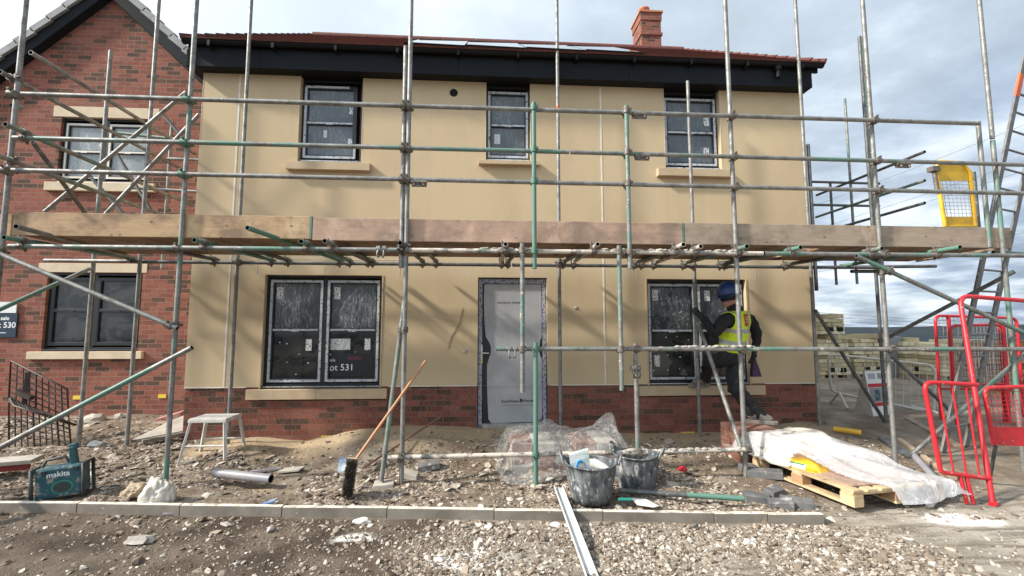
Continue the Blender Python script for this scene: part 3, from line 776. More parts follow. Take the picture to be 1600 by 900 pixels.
# sash windows: frame (part) > glass, tape, sticker
def sash_window(parent, x0, x1, z0, z1, yf, sashes, panes, stickers=(), cill=True, tape='tape', tape_top=True, black_head=0.0, tape_right=True):
    m = MB(); fr = .035
    m.box(x0, x0 + fr, yf, yf + .07, z0, z1); m.box(x1 - fr, x1, yf, yf + .07, z0, z1)
    m.box(x0 + fr, x1 - fr, yf, yf + .07, z0, z0 + fr * 1.6); m.box(x0 + fr, x1 - fr, yf, yf + .07, z1 - fr - black_head, z1)
    if cill: m.box(x0 + .004, x1 - .004, yf - .05, yf, z0, z0 + .028)
    inner = []
    for (a, b, zb, zm, zt) in sashes:
        s = .058; y = yf + .012
        # sash timber
        m.box(a, a + s, y - .018, y + .045, zb, zt); m.box(b - s, b, y - .018, y + .045, zb, zt)
        m.box(a + s, b - s, y - .018, y + .045, zb, zb + s); m.box(a + s, b - s, y - .018, y + .045, zt - s, zt)
        m.box(a + s, b - s, y - .018, y + .045, zm - .026, zm + .026)
        inner.append((a + s, b - s, zb + s, zm - .026, y)); inner.append((a + s, b - s, zm + .026, zt - s, y))
    for i in range(len(sashes) - 1): m.box(sashes[i][1], sashes[i + 1][0], yf - .004, yf + .06, z0 + .05, z1 - .02)
    w = obj('window', m, MT['dark'], parent, bevel=.003)
    for k, (a, b, c, d, y) in enumerate(inner):
        g = MB(); g.box(a, b, y + .012, y + .026, c, d); obj('glass', g, MT[panes[k]], w)
    t = MB()
    for (a, b, zb, zm, zt) in sashes:
        y = yf - .0085; e = .006; tw = .034
        t.box(a + e, a + e + tw, y, y + .002, zb + e, zt - e)
        if tape_right: t.box(b - e - tw, b - e, y, y + .002, zb + e, zt - e)
        else: t.box(b - e - tw, b - e, y, y + .002, zb + e, zb + .22)
        t.box(a + e + tw, b - e - tw, y, y + .002, zb + e, zb + e + tw)
        if tape_top: t.box(a + e + tw, b - e - tw - (0 if tape_right else .08), y, y + .002, zt - e - tw, zt - e)
        t.box(a + .058, b - .058, y, y + .002, zm - .014, zm + .014)
        t.box((a + b) / 2 - .05, (a + b) / 2 + .05, y - .010, y - .001, zm - .026, zm - .004)
    if cill: t.box(x0 + .012, x1 - .012, yf - .0525, yf - .0505, z0 + .010, z0 + .024)
    obj('protective_tape', t, MT[tape], w)
    for (px, py, sw, sh, mt) in stickers:
        c = P(px, py, yf + .012); s = MB(); s.box(c.x - sw / 2, c.x + sw / 2, yf + .0195, yf + .0225, c.z - sh / 2, c.z + sh / 2); obj('sticker', s, MT[mt], w)
    return w
yw = .065
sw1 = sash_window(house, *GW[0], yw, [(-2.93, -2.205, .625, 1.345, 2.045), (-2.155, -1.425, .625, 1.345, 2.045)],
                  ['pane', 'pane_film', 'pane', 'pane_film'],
                  [(437, 458, .085, .17, 'sticker'), (527, 458, .085, .17, 'sticker'), (482, 539, .08, .16, 'sticker'), (574, 538, .08, .16, 'sticker'), (531, 538, .28, .155, 'paper')])
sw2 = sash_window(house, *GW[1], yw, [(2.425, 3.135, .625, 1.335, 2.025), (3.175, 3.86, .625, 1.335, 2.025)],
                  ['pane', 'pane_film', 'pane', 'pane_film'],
                  [(1024, 461, .085, .16, 'sticker'), (1105, 462, .085, .16, 'sticker'), (1027, 564, .08, .16, 'sticker')])
# fixings seen as bright dots behind the lower glass: setting blocks on the inner frame
for wnd, spots in ((sw1, [(437, 535), (448, 537), (467, 553), (448, 566), (481, 567), (422, 586), (462, 585), (517, 530), (516, 554), (555, 550), (568, 565), (536, 569), (552, 581), (516, 579), (424, 527)]),
                   (sw2, [(1041, 527), (1058, 526), (1044, 555), (1063, 558), (1044, 578), (1022, 579), (1076, 531), (1062, 576), (1080, 546)])):
    for (px, py) in spots:
        m = MB()
        c = P(px, py, yw + .016); r_ = random.uniform(.005, .009)
        m.obox((c.x, yw + .0225, c.z), (r_, 0, r_ * .3), (0, .002, 0), (-r_ * .3, 0, r_), 0)
        obj('glass_spacer', m, MT['signwhite'], wnd)
# reflection of the plot sign, built as board, band and lettering on the pane
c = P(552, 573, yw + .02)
sg = MB(); sg.box(-2.075, -1.50, yw + .0195, yw + .0215, .70, 1.02); sgn = obj('plot_reflection', sg, mat('dark_reflection', (.008, .011, .016), .35), sw1)
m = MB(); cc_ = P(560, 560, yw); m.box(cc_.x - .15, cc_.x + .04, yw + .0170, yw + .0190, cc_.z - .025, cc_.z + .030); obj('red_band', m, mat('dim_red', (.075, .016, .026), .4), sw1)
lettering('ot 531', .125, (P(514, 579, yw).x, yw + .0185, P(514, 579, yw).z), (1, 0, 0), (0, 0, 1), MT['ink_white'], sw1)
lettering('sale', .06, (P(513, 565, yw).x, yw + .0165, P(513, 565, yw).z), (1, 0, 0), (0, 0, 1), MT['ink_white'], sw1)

yu = .085
sash_window(house, -2.605, -1.745, 3.735, 4.985, yu, [(-2.585, -1.83, 3.80, 4.335, 4.90)], ['pane_film_up', 'pane_film_up'],
            [(550, 173, .085, .10, 'sticker'), (549, 222, .10, .10, 'sticker'), (508, 209, .05, .11, 'paper')], tape_right=False)
sash_window(house, .062, .698, 3.815, 4.985, yu, [(.075, .685, 3.87, 4.375, 4.90)], ['pane_film_up', 'pane_film_up'],
            [(777, 217, .085, .15, 'paper')])
sash_window(house, 2.745, 3.59, 3.755, 4.985, yu, [(2.760, 3.575, 3.82, 4.345, 4.89)], ['pane_film_up', 'pane_film_up'],
            [(1104, 190, .085, .13, 'sticker'), (1104, 237, .085, .13, 'sticker')])
# stone sills
def sill(parent, x0, x1, z, h, d, material, joints=(), yb=.10):
    m = MB(); e = [x0, *joints, x1]
    for a, b in zip(e[:-1], e[1:]):
        m.add([(a + .001, -d, z - h), (b - .001, -d, z - h), (b - .001, yb, z - h), (a + .001, yb, z - h), (a + .001, -d, z - .012), (b - .001, -d, z - .012), (b - .001, yb, z), (a + .001, yb, z)],
              [(0, 3, 2, 1), (4, 5, 6, 7), (0, 1, 5, 4), (2, 3, 7, 6), (0, 4, 7, 3), (1, 2, 6, 5)])
    return obj('sill', m, material, parent, bevel=.004)
sill(house, -3.15, -1.285, .553, .145, .035, MT['stone'], (-2.23,))
sill(house, 2.245, 4.10, .558, .145, .035, MT['stone'])
sill(house, -2.745, -1.585, 3.712, .125, .085, MT['stone']); sill(house, -.055, .83, 3.795, .07, .085, MT['stone']); sill(house, 2.585, 3.72, 3.735, .125, .085, MT['stone'])
for a, b, zt in ((-3.10, -1.15, 2.33), (2.25, 4.05, 2.30)):
    m = MB(); z0 = 2.108 if a < 0 else 2.088
    m.box(a, b, -.003, .05, zt - .008, zt); m.box(a, a + .008, -.003, .05, z0, zt); m.box(b - .008, b, -.003, .05, z0, zt)
    if a < 0: m.box(-2.19, -2.182, -.0025, .05, z0, zt - .008)
    obj('lintel_joint', m, MT['stone_pale'], house)
m = MB()
for g in GW:
    for xa, xb in ((g[0] - .022, g[0] - .001), (g[1] + .001, g[1] + .022)): m = MB(); m.box(xa, xb, -.007, .06, g[2], g[3]); obj('reveal_bead', m, MT['stone'], house)

# front door in its protective film
m = MB(); yd = .06
m.box(DOOR[0], DOOR[0] + .07, yd, yd + .08, .0, 2.085); m.box(DOOR[1] - .07, DOOR[1], yd, yd + .08, .0, 2.085); m.box(DOOR[0] + .07, DOOR[1] - .07, yd, yd + .08, 2.0, 2.085)
dframe = obj('door_frame', m, MT['dark'], house)
m = MB()
m.box(DOOR[0] + .012, DOOR[0] + .062, yd - .002, yd - .0002, .0, 2.075); m.box(DOOR[1] - .062, DOOR[1] - .012, yd - .002, yd - .0002, .0, 2.075); m.box(DOOR[0] + .062, DOOR[1] - .062, yd - .002, yd - .0002, 2.01, 2.07)
obj('protective_tape', m, MT['tape_blue'], dframe)
m = MB(); m.box(DOOR[0] + .07, DOOR[1] - .07, yd - .05, yd + .02, -.04, .045); obj('threshold', m, MT['alu'], house)
m = MB(); m.box(DOOR[0] + .072, DOOR[1] - .072, yd + .012, yd + .055, .047, 1.998)
door = obj('front_door', m, MT['dark'], house)
def DP(px, py): q = P(px, py, yd + .008); return (q.x, yd + .0085, q.z)
fo = [DP(*q) for q in [(757, 445), (761, 441), (800, 440), (843, 440), (847, 443), (847, 470), (849, 500), (849, 522), (844, 532), (842, 545), (844, 556), (849, 566), (848, 600), (849, 640), (846, 655), (838, 659), (800, 660), (768, 661), (763, 655), (762, 630), (761, 600), (761, 570), (764, 560), (767, 552), (767, 541), (764, 534), (759, 526), (757, 500), (756, 470)]]
m = MB(); m.prism(list(reversed(fo)), (0, -.0025, 0)); obj('door_film', m, MT['film_door'], door)
m = MB(); c = Vector(DP(752.5, 553))
m.box(c.x - .014, c.x + .014, yd - .004, yd + .006, c.z - .13, c.z + .13); m.bar((c.x, yd - .035, c.z + .015), (c.x + .105, yd - .035, c.z + .012), .018, .018); m.bar((c.x, yd + .0, c.z + .015), (c.x, yd - .042, c.z + .015), .018, .018)
h = obj('handle', m, MT['alu'], door, bevel=.003)
m = MB(); m.box(c.x - .010, c.x + .010, yd - .010, yd - .002, c.z - .115, c.z - .07); obj('lock_cylinder', m, MT['yellow_tag'], door)
q = DP(777, 474); lettering('C H A R L E S   C H U R C H', .032, (q[0], yd + .0045, q[2]), (1, 0, 0), (0, 0, 1), MT['ink'], door, bold=.0008)
q = DP(783, 629); lettering('DoorFrame by', .052, (q[0], yd + .0045, q[2]), (1, 0, .01), (0, 0, 1), MT['ink'], door, bold=.001)
q = DP(818, 628); lettering('Plendex', .052, (q[0], yd + .0045, q[2]), (1, 0, .01), (0, 0, 1), MT['ink'], door, bold=.001)
m = MB()
q = DP(814, 625); m.obox((q[0], yd + .0045, q[2]), (.013, 0, .013), (0, .0008, 0), (-.013, 0, .013))
a, b = DP(784, 633), DP(833, 632); m.box(a[0], b[0], yd + .0045, yd + .0055, a[2] - .002, a[2] + .002)
obj('emblem', m, MT['ink'], door)
# yellow tags on the brick base
for (px, py) in ((1075, 678), (514, 684)):
    c = P(px, py, .0); m = MB(); m.box(c.x - .10, c.x + .10, .0, .013, c.z - .027, c.z + .027); t = obj('yellow_tag', m, MT['yellow_tag'], house)
    m = MB()
    for i in range(9): m.box(c.x - .075 + i * .0165, c.x - .065 + i * .0165, -.001, -.0002, c.z - .011, c.z + .012)
    obj('tag_print', m, MT['ink'], t)

# eaves: soffit, fascia, gutter with brackets
EX0, EX1 = -4.10, 5.085
m = MB(); m.box(EX0 + .05, EX1 - .16, -.158, .25, HZ, HZ + .02); obj('soffit', m, MT['black'], house)
m = MB(); ex = [EX0, -3.1, -.35, 1.05, 2.15, EX1 - .12]
for a, b in zip(ex[:-1], ex[1:]): m.box(a + .0015, b - .0015, -.185, -.16, HZ - .004, 5.225)
fas = obj('fascia', m, MT['blackboard'], house, bevel=.003)
for xa, xb in ((EX0, EX0 + .03), (EX1 - .15, EX1 - .12)): m = MB(); m.box(xa, xb, -.158, .9, HZ, 5.3); obj('box_end', m, MT['black'], house)
gm = MB(); gn = 10
prof = [(-.235 + .058 * math.cos(math.pi + math.pi * k / gn), 5.336 + .070 * math.sin(math.pi + math.pi * k / gn)) for k in range(gn + 1)]
prof = prof + [(p[0] * .985 - .0035, p[1] + .004) for p in reversed(prof)]
gm.add([(EX0 - .02, a, b) for a, b in prof] + [(EX1 + .02, a, b) for a, b in prof], [(i, (i + 1) % len(prof), len(prof) + (i + 1) % len(prof), len(prof) + i) for i in range(len(prof))] + [tuple(range(len(prof))), tuple(reversed(range(len(prof), 2 * len(prof))))])
gut = recalc(obj('gutter', gm, MT['black'], house))
for k in range(11):
    m = MB(); xx = EX0 + .35 + k * .85; m.box(xx - .018, xx + .018, -.297, -.186, 5.222, 5.232); m.box(xx - .018, xx + .018, -.300, -.294, 5.232, 5.30); obj('gutter_bracket', m, MT['black'], gut)
m = MB(); xx = 4.40; m.tube((xx, -.235, 5.24), (xx, -.235, 5.10), .034); m.tube((xx, -.235, 5.27), (xx, -.235, 5.21), .05); obj('downpipe_outlet', m, MT['black'], gut)

# roof: stepped tile courses each side of the ridge
EY, EZ, RY, RZ = -.285, 5.325, 4.40, 8.455
sl = Vector((0, RY - EY, RZ - EZ)); L = sl.length; su = sl.normalized(); sn = Vector((0, -su.z, su.y))
roof_m = MB(); NC = 17; step = L / NC
tw = .30; ntile = int((EX1 + .0 - EX0) / tw)
def pantile(x):     # gentle double roll across the tile
    return .012 * math.sin(x * 2 * math.pi / .15)
for side in (0, 1):
    for c in range(NC):
        a0 = c * step - .02; a1 = (c + 1) * step + .05
        nx = 62 if (side == 0 and c < 2) else 24
        xs = [EX0 + (EX1 - EX0) * i / nx for i in range(nx + 1)]
        vs = []
        for x_ in xs:
            w_ = pantile(x_) if (side == 0 and c < 2) else 0
            for (t, hh) in ((a0, .0), (a0, .024 + w_), (a1, .004 + w_)):
                p = Vector((x_, EY, EZ)) + su * t + sn * hh
                if side: p.y = 2 * RY - p.y
                vs.append(p)
        fs = []
        for i in range(nx):
            b = i * 3; fs += [(b, b + 3, b + 4, b + 1), (b + 1, b + 4, b + 5, b + 2)]
        fs += [(0, 1, 2), (nx * 3, nx * 3 + 2, nx * 3 + 1)]
        roof_m.add(vs, fs)
und = MB(); und.poly([(EX0 + .02, EY + .02, EZ - .01), (EX1 - .02, EY + .02, EZ - .01), (EX1 - .02, RY, RZ - .02), (EX0 + .02, RY, RZ - .02)])
und.box(EX0 + .02, EX1 - .02, -.182, -.150, 5.226, 5.40)
obj('eaves_underlay', und, MT['black'], house)
roof = recalc(obj('roof', roof_m, MT['tile_red'], house))
m = MB()
for k in range(21):
    x0 = EX0 + k * (EX1 - EX0) / 21; m.tube((x0 + .004, RY, RZ - .03), (x0 + (EX1 - EX0) / 21 - .004, RY, RZ - .03), .11, 12)
obj('ridge_tile', m, MT['tile_red'], roof)
# verge edge blocks in steps up each gable
for x_ in (EX0 - .012, EX1 + .012):
    m = MB()
    for c in range(NC):
        p = Vector((x_, EY, EZ)) + su * (c * step - .02); q = Vector((x_, EY, EZ)) + su * ((c + 1) * step + .01)
        m.bar(p + sn * .02, q + sn * .000, .024, .075, sn)
    obj('verge', m, MT['tile_red'], roof)
# solar panels near the eaves
sp = MB()
for i in range(4):
    a, b = -1.10 + i * .86, -1.10 + (i + 1) * .86 - .02
    c0 = su * -.03 + sn * .046; c1 = su * 1.75 + sn * .068
    sp.add([Vector((a, EY, EZ)) + c0, Vector((b, EY, EZ)) + c0, Vector((b, EY, EZ)) + c1, Vector((a, EY, EZ)) + c1], [(0, 1, 2, 3)], 0)
    for w0, w1 in ((c0, c0 + su * .03), (c1 - su * .03, c1)):
        sp.bar(Vector((a, EY, EZ)) + (w0 + w1) / 2, Vector((b, EY, EZ)) + (w0 + w1) / 2 - sn * .012, .03, .022, sn, 1)
    for xx in (a + .012, b - .012): sp.bar(Vector((xx, EY, EZ)) + c0 - sn * .014, Vector((xx, EY, EZ)) + c1 - sn * .014, .024, .022, sn, 1)
obj('solar_panel', sp, [MT['solar'], MT['black']], roof)
# chimney
cx0, cx1, cy0, cy1 = 4.01, 4.52, 4.36, 5.0
m = MB(); m.box(cx0, cx1, cy0, cy1, 7.9, 9.20); m.box(cx0 - .03, cx1 + .03, cy0 - .03, cy1 + .03, 8.80, 8.87); m.box(cx0 - .02, cx1 + .02, cy0 - .02, cy1 + .02, 9.20, 9.40)
ch = obj('chimney', m, MT['brick'], roof)
m = MB(); m.box(cx0 - .05, cx1 + .05, cy0 - .05, cy1 + .05, 9.401, 9.445); obj('capping', m, MT['pot'], ch)
m = MB(); m.lathe(((cx0 + cx1) / 2 - .06, (cy0 + cy1) / 2, 9.44), [(.14, 0), (.125, .10), (.12, .22), (.145, .24), (.145, .28), (.10, .28), (.10, .1)], 20); obj('chimney_pot', m, MT['pot'], ch)
m = MB(); m.box(cx0 - .008, cx1 + .008, cy0 - .008, cy1 + .008, 8.0, 8.52); obj('flashing', m, MT['lead'], ch)

# ------------------------------------------------------------------ the brick house with the gable
bh = thing('brick_house', 'red brick gable-fronted house with grey roof edge, set back beside the beige house', 'house', (-6.37, 5.4, 0))
BY = 1.4; AX, AZ = -6.372, 7.02; BS = .943; BX0, BX1 = -8.62, -4.12
BWU = (-7.035, -5.60, 3.775, 4.90); BWG = (-7.035, -5.565, 1.005, 2.275)
m = MB()
ez = AZ - BS * (BX1 - AX)
wall_grid(m, BX0, BX1, -.5, ez, BY, [BWU, BWG], .12)
m.poly([(BX0, BY, ez), (BX1, BY, ez), (AX, BY, AZ)])
m.poly([(BX0, BY, -.5), (BX0, BY, ez), (BX0, 10, ez), (BX0, 10, -.5)]); m.poly([(BX1, 10, -.5), (BX1, 10, ez), (BX1, BY, ez), (BX1, BY, -.5)])
m.poly([(BX1, 10, -.5), (BX0, 10, -.5), (BX0, 10, ez), (BX1, 10, ez)]); m.poly([(BX1, 10, ez), (BX0, 10, ez), (AX, 10, AZ)])
obj('wall', m, MT['brick'], bh)
yb = BY + .05
sash_window(bh, *BWU, yb, [(-6.99, -6.345, 3.86, 4.33, 4.82), (-6.30, -5.64, 3.86, 4.33, 4.82)], ['pane_film_milky'] * 4, [(159, 228, .10, .10, 'sticker')], tape='white', tape_top=True)
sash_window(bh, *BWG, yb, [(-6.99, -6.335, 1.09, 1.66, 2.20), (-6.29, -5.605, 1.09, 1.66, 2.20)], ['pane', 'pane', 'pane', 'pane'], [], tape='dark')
def stone(parent, name, x0, x1, z0, z1, y0, y1, mt):
    m = MB(); m.box(x0, x1, y0, y1, z0, z1); return obj(name, m, MT[mt], parent, bevel=.005)
stone(bh, 'lintel', -7.17, -5.48, 4.905, 5.09, BY - .008, BY + .1, 'stone_pale'); stone(bh, 'lintel', -7.18, -5.50, 2.28, 2.43, BY - .008, BY + .1, 'stone_pale')
stone(bh, 'sill', -7.17, -5.45, 3.63, 3.772, BY - .06, BY + .1, 'stone_pale'); stone(bh, 'sill', -7.20, -5.46, .88, 1.0, BY - .06, BY + .1, 'stone_pale')
for (px, py) in ((121, 621), (254, 619)):
    c = P(px, py, BY); m = MB(); m.box(c.x - .06, c.x + .06, BY - .012, BY - .002, c.z - .03, c.z + .03); obj('yellow_tag', m, MT['yellow_tag'], bh)
dsl = {-1: Vector((-1, 0, -BS)).normalized(), 1: Vector((1, 0, -BS)).normalized()}
bl = 4.2
m = MB()
for s in (-1, 1):
    d = dsl[s]; nrm = Vector((-d.z * s, 0, d.x * s)); nrm = nrm if nrm.z > 0 else -nrm
    a = Vector((AX, BY - .13, AZ + .02)); pts = [a, a + d * bl, a + d * bl + nrm * .20, a + Vector((0, 0, .20 / nrm.z))]
    m.prism(pts, (0, .03, 0))
    pts = [p + Vector((0, .03, 0)) for p in (a, a + d * bl, a + d * bl + nrm * .02, a + Vector((0, 0, .02 / nrm.z)))]; m.prism(pts, (0, .11, 0))
recalc(obj('bargeboard', m, MT['blackboard'], bh))
NV = 13
for s in (-1, 1):
    m = MB(); d = dsl[s]; nrm = Vector((0, 0, 1)) - d * d.z; nrm.normalize()
    for k in range(NV):
        p = Vector((AX, BY - .16, AZ + .02)) + nrm * .20 + d * (k * bl / NV + .0); q = p + d * (bl / NV + .03)
        c = (p + q) / 2 + nrm * (.028) + Vector((0, .04, 0))
        tiltd = (d * (bl / NV + .03) / 2 + nrm * .014)
        m.obox(c, tiltd, Vector((0, .055, 0)), nrm * .055)
    recalc(obj('verge', m, MT['tile_grey'], bh, bevel=.006))
m = MB()
for s in (-1, 1):
    d = dsl[s]; nrm = (Vector((0, 0, 1)) - d * d.z).normalized()
    for k in range(NV):
        p = Vector((AX, 0, AZ + .02)) + nrm * .215 + d * (k * bl / NV)
        q = p + d * (bl / NV + .04) + nrm * .0
        m.add([(p.x, BY - .06, p.z), (q.x, BY - .06, q.z + .03), (q.x, 10.1, q.z + .03), (p.x, 10.1, p.z)], [(0, 1, 2, 3)])
        m.add([(q.x, BY - .06, q.z + .03), (q.x, BY - .06, q.z - .02), (q.x, 10.1, q.z - .02), (q.x, 10.1, q.z + .03)], [(0, 1, 2, 3)])
obj('roof', m, MT['tile_grey'], bh)
# plot sign on the brick wall
ps = thing('plot_sign', 'navy plot sign with white top strip fixed to the brick wall', 'sign', P(12, 528, BY))
a, b = P(-26, 472, BY), P(30, 526, BY)
m = MB(); m.box(a.x, b.x - .03, BY - .03, BY - .012, P(10, 527, BY).z, P(10, 490, BY).z); obj('board', m, MT['navy'], ps)
m = MB(); m.box(a.x, P(29, 472, BY).x, BY - .03, BY - .012, P(10, 489, BY).z, P(10, 472, BY).z); obj('header', m, MT['signwhite'], ps)
yS = BY - .0312
q = P(-5, 512, BY); lettering('Plot 530', .125, (P(-17, 512, BY).x, yS, q.z), (1, 0, 0), (0, 0, 1), MT['ink_white'], ps, bold=.002)
lettering('sale', .085, (P(4, 500, BY).x, yS, P(4, 500, BY).z), (1, 0, 0), (0, 0, 1), MT['ink_white'], ps, bold=.002)
m = MB(); c0, c1 = P(-3, 520, BY), P(12, 521, BY); m.box(c0.x, c1.x, yS - .001, yS + .0005, c0.z - .006, c0.z + .006); obj('rule', m, MT['ink_white'], ps)

# ------------------------------------------------------------------ the tube scaffold
scaf = thing('scaffold', 'tube and coupler scaffold with a timber boarded lift across the front of the houses', 'scaffold', (.6, -1.65, -.18))
YO, YI, YR = -1.65, -.30, -1.70
verts_t, horiz_t = [], []        # for couplers: (p, q)
def tube(name, p, q, m='galv', v=None, r=.0242, hollow=True):
    b = MB(); b.tube(p, q, r, 14, 0, hollow=.84 if hollow else 0, mi_in=1)
    o = obj(name, b, [MT[m], MT['tube_in']], scaf)
    if v is True: verts_t.append((Vector(p), Vector(q), m))
    elif v is False: horiz_t.append((Vector(p), Vector(q), m))
    return o
def std(x, y, zb, zt, m='galv', name='standard', lean=0.0): return tube(name, (x, y, zb), (x + lean, y, zt), m, True)
# outer standards
std(-4.82, YO, -.25, 6.6, 'galv'); std(-3.095, YO, -.24, 6.6, 'half'); std(-.80, YO, -.24, 6.7, 'galv')
std(-.852, YO + .01, 2.0, 4.47, 'galv'); std(2.825, YO, -.25, 6.8, 'galv'); std(4.525, YO, -.25, 6.9, 'galv'); std(6.03, YO, 3.6, 7.0, 'galv'); std(6.03, YO, -.3, 3.58, 'half')
# inner standards
std(-3.21, YI, -.2, 6.4, 'galv'); std(1.066, YI, -.1, 6.6, 'galv'); std(2.975, YI, -.25, 4.95, 'galv'); std(4.685, YI, -.05, 6.7, 'galv')
std(4.76, YI + .01, 1.9, 4.05, 'galv_dark'); std(-4.43, YI, -.12, 6.4, 'galv'); std(-5.0, YI, -.1, 5.09, 'galv')
# uprights clipped to the rails
YM = YR - .052
def upr(pxt, pyt, pyb, m, y=YM):
    a, b = P(pxt, pyt, y), P(pxt, pyb, y); return tube('puncheon', (a.x, y, a.z), (a.x, y, b.z), m, True)
upr(834, 160, 420, 'green'); upr(978.5, 165, 420, 'splat_lo'); upr(816, 380, 613, 'splat_lo'); upr(967, 384, 610, 'splat_lo')
tube('puncheon', (P(837, 742, YM).x, YM, hz(.6, YM) - .05), (P(837, 535, YM).x, YM, P(837, 535, YM).z), 'green', True)
tube('puncheon', (P(987, 690, YM + .3).x, YR + .05, -.15), (P(987, 690, YM + .3).x, YR + .05, P(987, 537, YR).z), 'splat_lo', True)
# guard rails, ledgers
tube('guard_rail', (-4.72, YR, 3.757), (5.82, YR, 3.757), 'galv', False)
tube('guard_rail', (-4.76, YR, 3.29), (.95, YR, 3.287), 'half', False); tube('guard_rail', (.97, YR, 3.287), (6.6, YR, 3.27), 'half', False)
tube('guard_rail', (-4.74, YR, 2.952), (6.6, YR, 2.925), 'galv', False)
tube('ledger', (-4.70, YR, 2.175), (-.85, YR, 2.180), 'half', False); tube('ledger', (-.84, YR, 2.180), (3.1, YR, 2.185), 'splat', False); tube('ledger', (3.12, YR, 2.185), (6.8, YR, 2.195), 'half', False)
tube('ledger', (-4.6, YI + .05, 2.235), (.4, YI + .05, 2.235), 'galv_dark', False); tube('ledger', (.42, YI + .05, 2.235), (5.9, YI + .05, 2.245), 'galv_dark', False)
a = P(70, 407, -.35); b = P(140, 407, -.35); tube('ledger', a, (a.x + 1.05, -.35, a.z), 'galv', False)
tube('guard_rail', (P(775, 545, YR).x, YR, 1.147), (6.6, YR, 1.125), 'splat_lo', False)
a, b = P(606, 715, YR), P(1170, 702.5, YR); tube('ledger', a, b, 'splat', False)
# transoms across the lift
for px, ylen, m in ((22, -2.02, 'galv'), (5, -1.88, 'green'), (303, -1.86, 'green'), (385, -2.10, 'green'), (470, -1.86, 'green'), (507, -1.90, 'galv'), (625, -1.84, 'galv_dark'), (790, -1.84, 'splat'),
                    (934, -1.90, 'splat'), (1068, -1.95, 'splat'), (1095, -1.85, 'splat'), (1167, -1.88, 'splat_lo'), (1251, -1.86, 'green'), (1378, -1.86, 'splat_lo'), (1500, -1.98, 'green')):
    zt = 2.180 + .049
    xx = P(px, 382, ylen).x
    skew = {385: -.16, 22: .10, 1068: .16, 934: .08, 1095: .1, 1500: .14}.get(px, .03)
    if px in (385, 22): zt += .02
    tube('transom', (xx, ylen, zt + (.06 if px in (385, 22) else 0)), (xx - skew * (2 if px in (385, 22) else -1.), -.12, 2.283), m, False)
# extra short transom stubs poking out under the inner ledger
for i in range(9):
    xx = -3.6 + i * .98 + random.uniform(-.2, .2)
    tube('transom', (xx, -1.5, 2.232), (xx + random.uniform(-.12, .12), -.10 - random.random() * .1, 2.283), 'galv_dark', False)
# braces
def brace(p0, y0, p1, y1, m, name='brace', **k): return tube(name, P(*p0, y0), P(*p1, y1), m, False, **k)
brace((-60, 372), YR - .05, (277, 513), YR - .05, 'galv'); brace((-130, 767), YR - .06, (300, 543), YR - .06, 'half')
brace((-30, 497), -1.3, (140, 420), -.38, 'half'); brace((1338, 400), YR - .05, (1665, 550), YR - .05, 'half')
brace((1388, 527), -.42, (1585, 424), -1.55, 'galv_dark'); brace((1418, 716), -1.25, (1650, 510), -1.75, 'half')
brace((1274, 485), -.36, (1388, 668), .0, 'galv_dark'); brace((1388, 552), -.1, (1492, 648), -.4, 'galv_dark')
tube('standard', (P(1386, 672, -.05).x, -.05, -.02), (P(1386, 672, -.05).x, -.05, P(1343, 57, -.05).z), 'galv_dark', True)
brace((1084, 485), -.55, (1162, 712), -1.6, 'splat_lo'); brace((633, 462), YO + .09, (596, 751), YO - .05, 'half')
# left return: rails running back past the corner of the brick house
XL = P(40, 147, YO).x
def rail_back(px, py, y0, y1, m, ext=.0):
    a = P(px, py, y0); tube('guard_rail', (a.x, y0, a.z), (a.x + ext, y1, a.z), m, False)
rail_back(48, 82, YO - .05, 1.1, 'galv'); rail_back(0, 112, YO - .12, 1.15, 'galv'); rail_back(8, 194, YO - .25, 1.1, 'half'); rail_back(-12, 240, YO - .2, 1.15, 'half')
brace((51, 222), -1.2, (140, 342), -.2, 'galv_dark'); brace((70, 331), -.42, (291, 144), -.36, 'galv'); brace((160, 340), -.45, (311, 179), -.40, 'galv')
brace((181, 238), .75, (240, 335), .7, 'galv_dark'); brace((140, 275), .6, (196, 338), .6, 'galv_dark'); brace((255, 180), .9, (285, 215), .9, 'galv_dark')
tube('guard_rail', P(186, 208, .9), P(318, 222, .9), 'half', False); tube('guard_rail', P(262, 248, .9), P(316, 250, .9), 'galv', False); tube('guard_rail', P(200, 293, .9), P(318, 300, .9), 'galv', False)
std(P(269, 190, .95).x, .95, 2.3, P(269, 190, .95).z, 'galv')
tube('transom', P(20, 165, -1.5), P(34, 168, -.9), 'green', False)
# right return past the gable
for py, m in ((237, 'galv_dark'), (282, 'half'), (317, 'galv_dark')):
    a = P(1445, py, .1); tube('guard_rail', (a.x, .1, a.z), (a.x, 2.5, a.z), m, False)
zz = P(1445, 317, .1).z
for (px, py, y, m) in ((1320, 154, 2.1, 'half'), (1345, 58, .5, 'half'), (1297, 284, 2.3, 'galv_dark')):
    a = P(px, py, y); std(a.x, y, 2.25, a.z, m)
tube('guard_rail', P(1268, 284, 1.7), P(1374, 287, 1.7), 'galv_dark', False); tube('guard_rail', P(1268, 320, 1.7), P(1374, 322, 1.7), 'galv_dark', False)
a = P(1290, 432, -.2); tube('transom', P(1330, 424, -.5), P(1374, 424, -.5), 'galv_dark', False)
tube('ledger', P(1255, 418, -.22), P(1462, 416, -.22), 'galv_dark', False)
# end posts by the ladder
std(P(1528, 190, -1.62).x, -1.62, 2.30, P(1528, 190, -1.62).z, 'half'); std(P(1521, 269, -1.0).x, -1.0, 2.30, P(1521, 269, -1.0).z, 'galv_dark')
tube('transom', (6.02, -1.55, 2.25), (6.95, -1.60, 2.22), 'half', False)

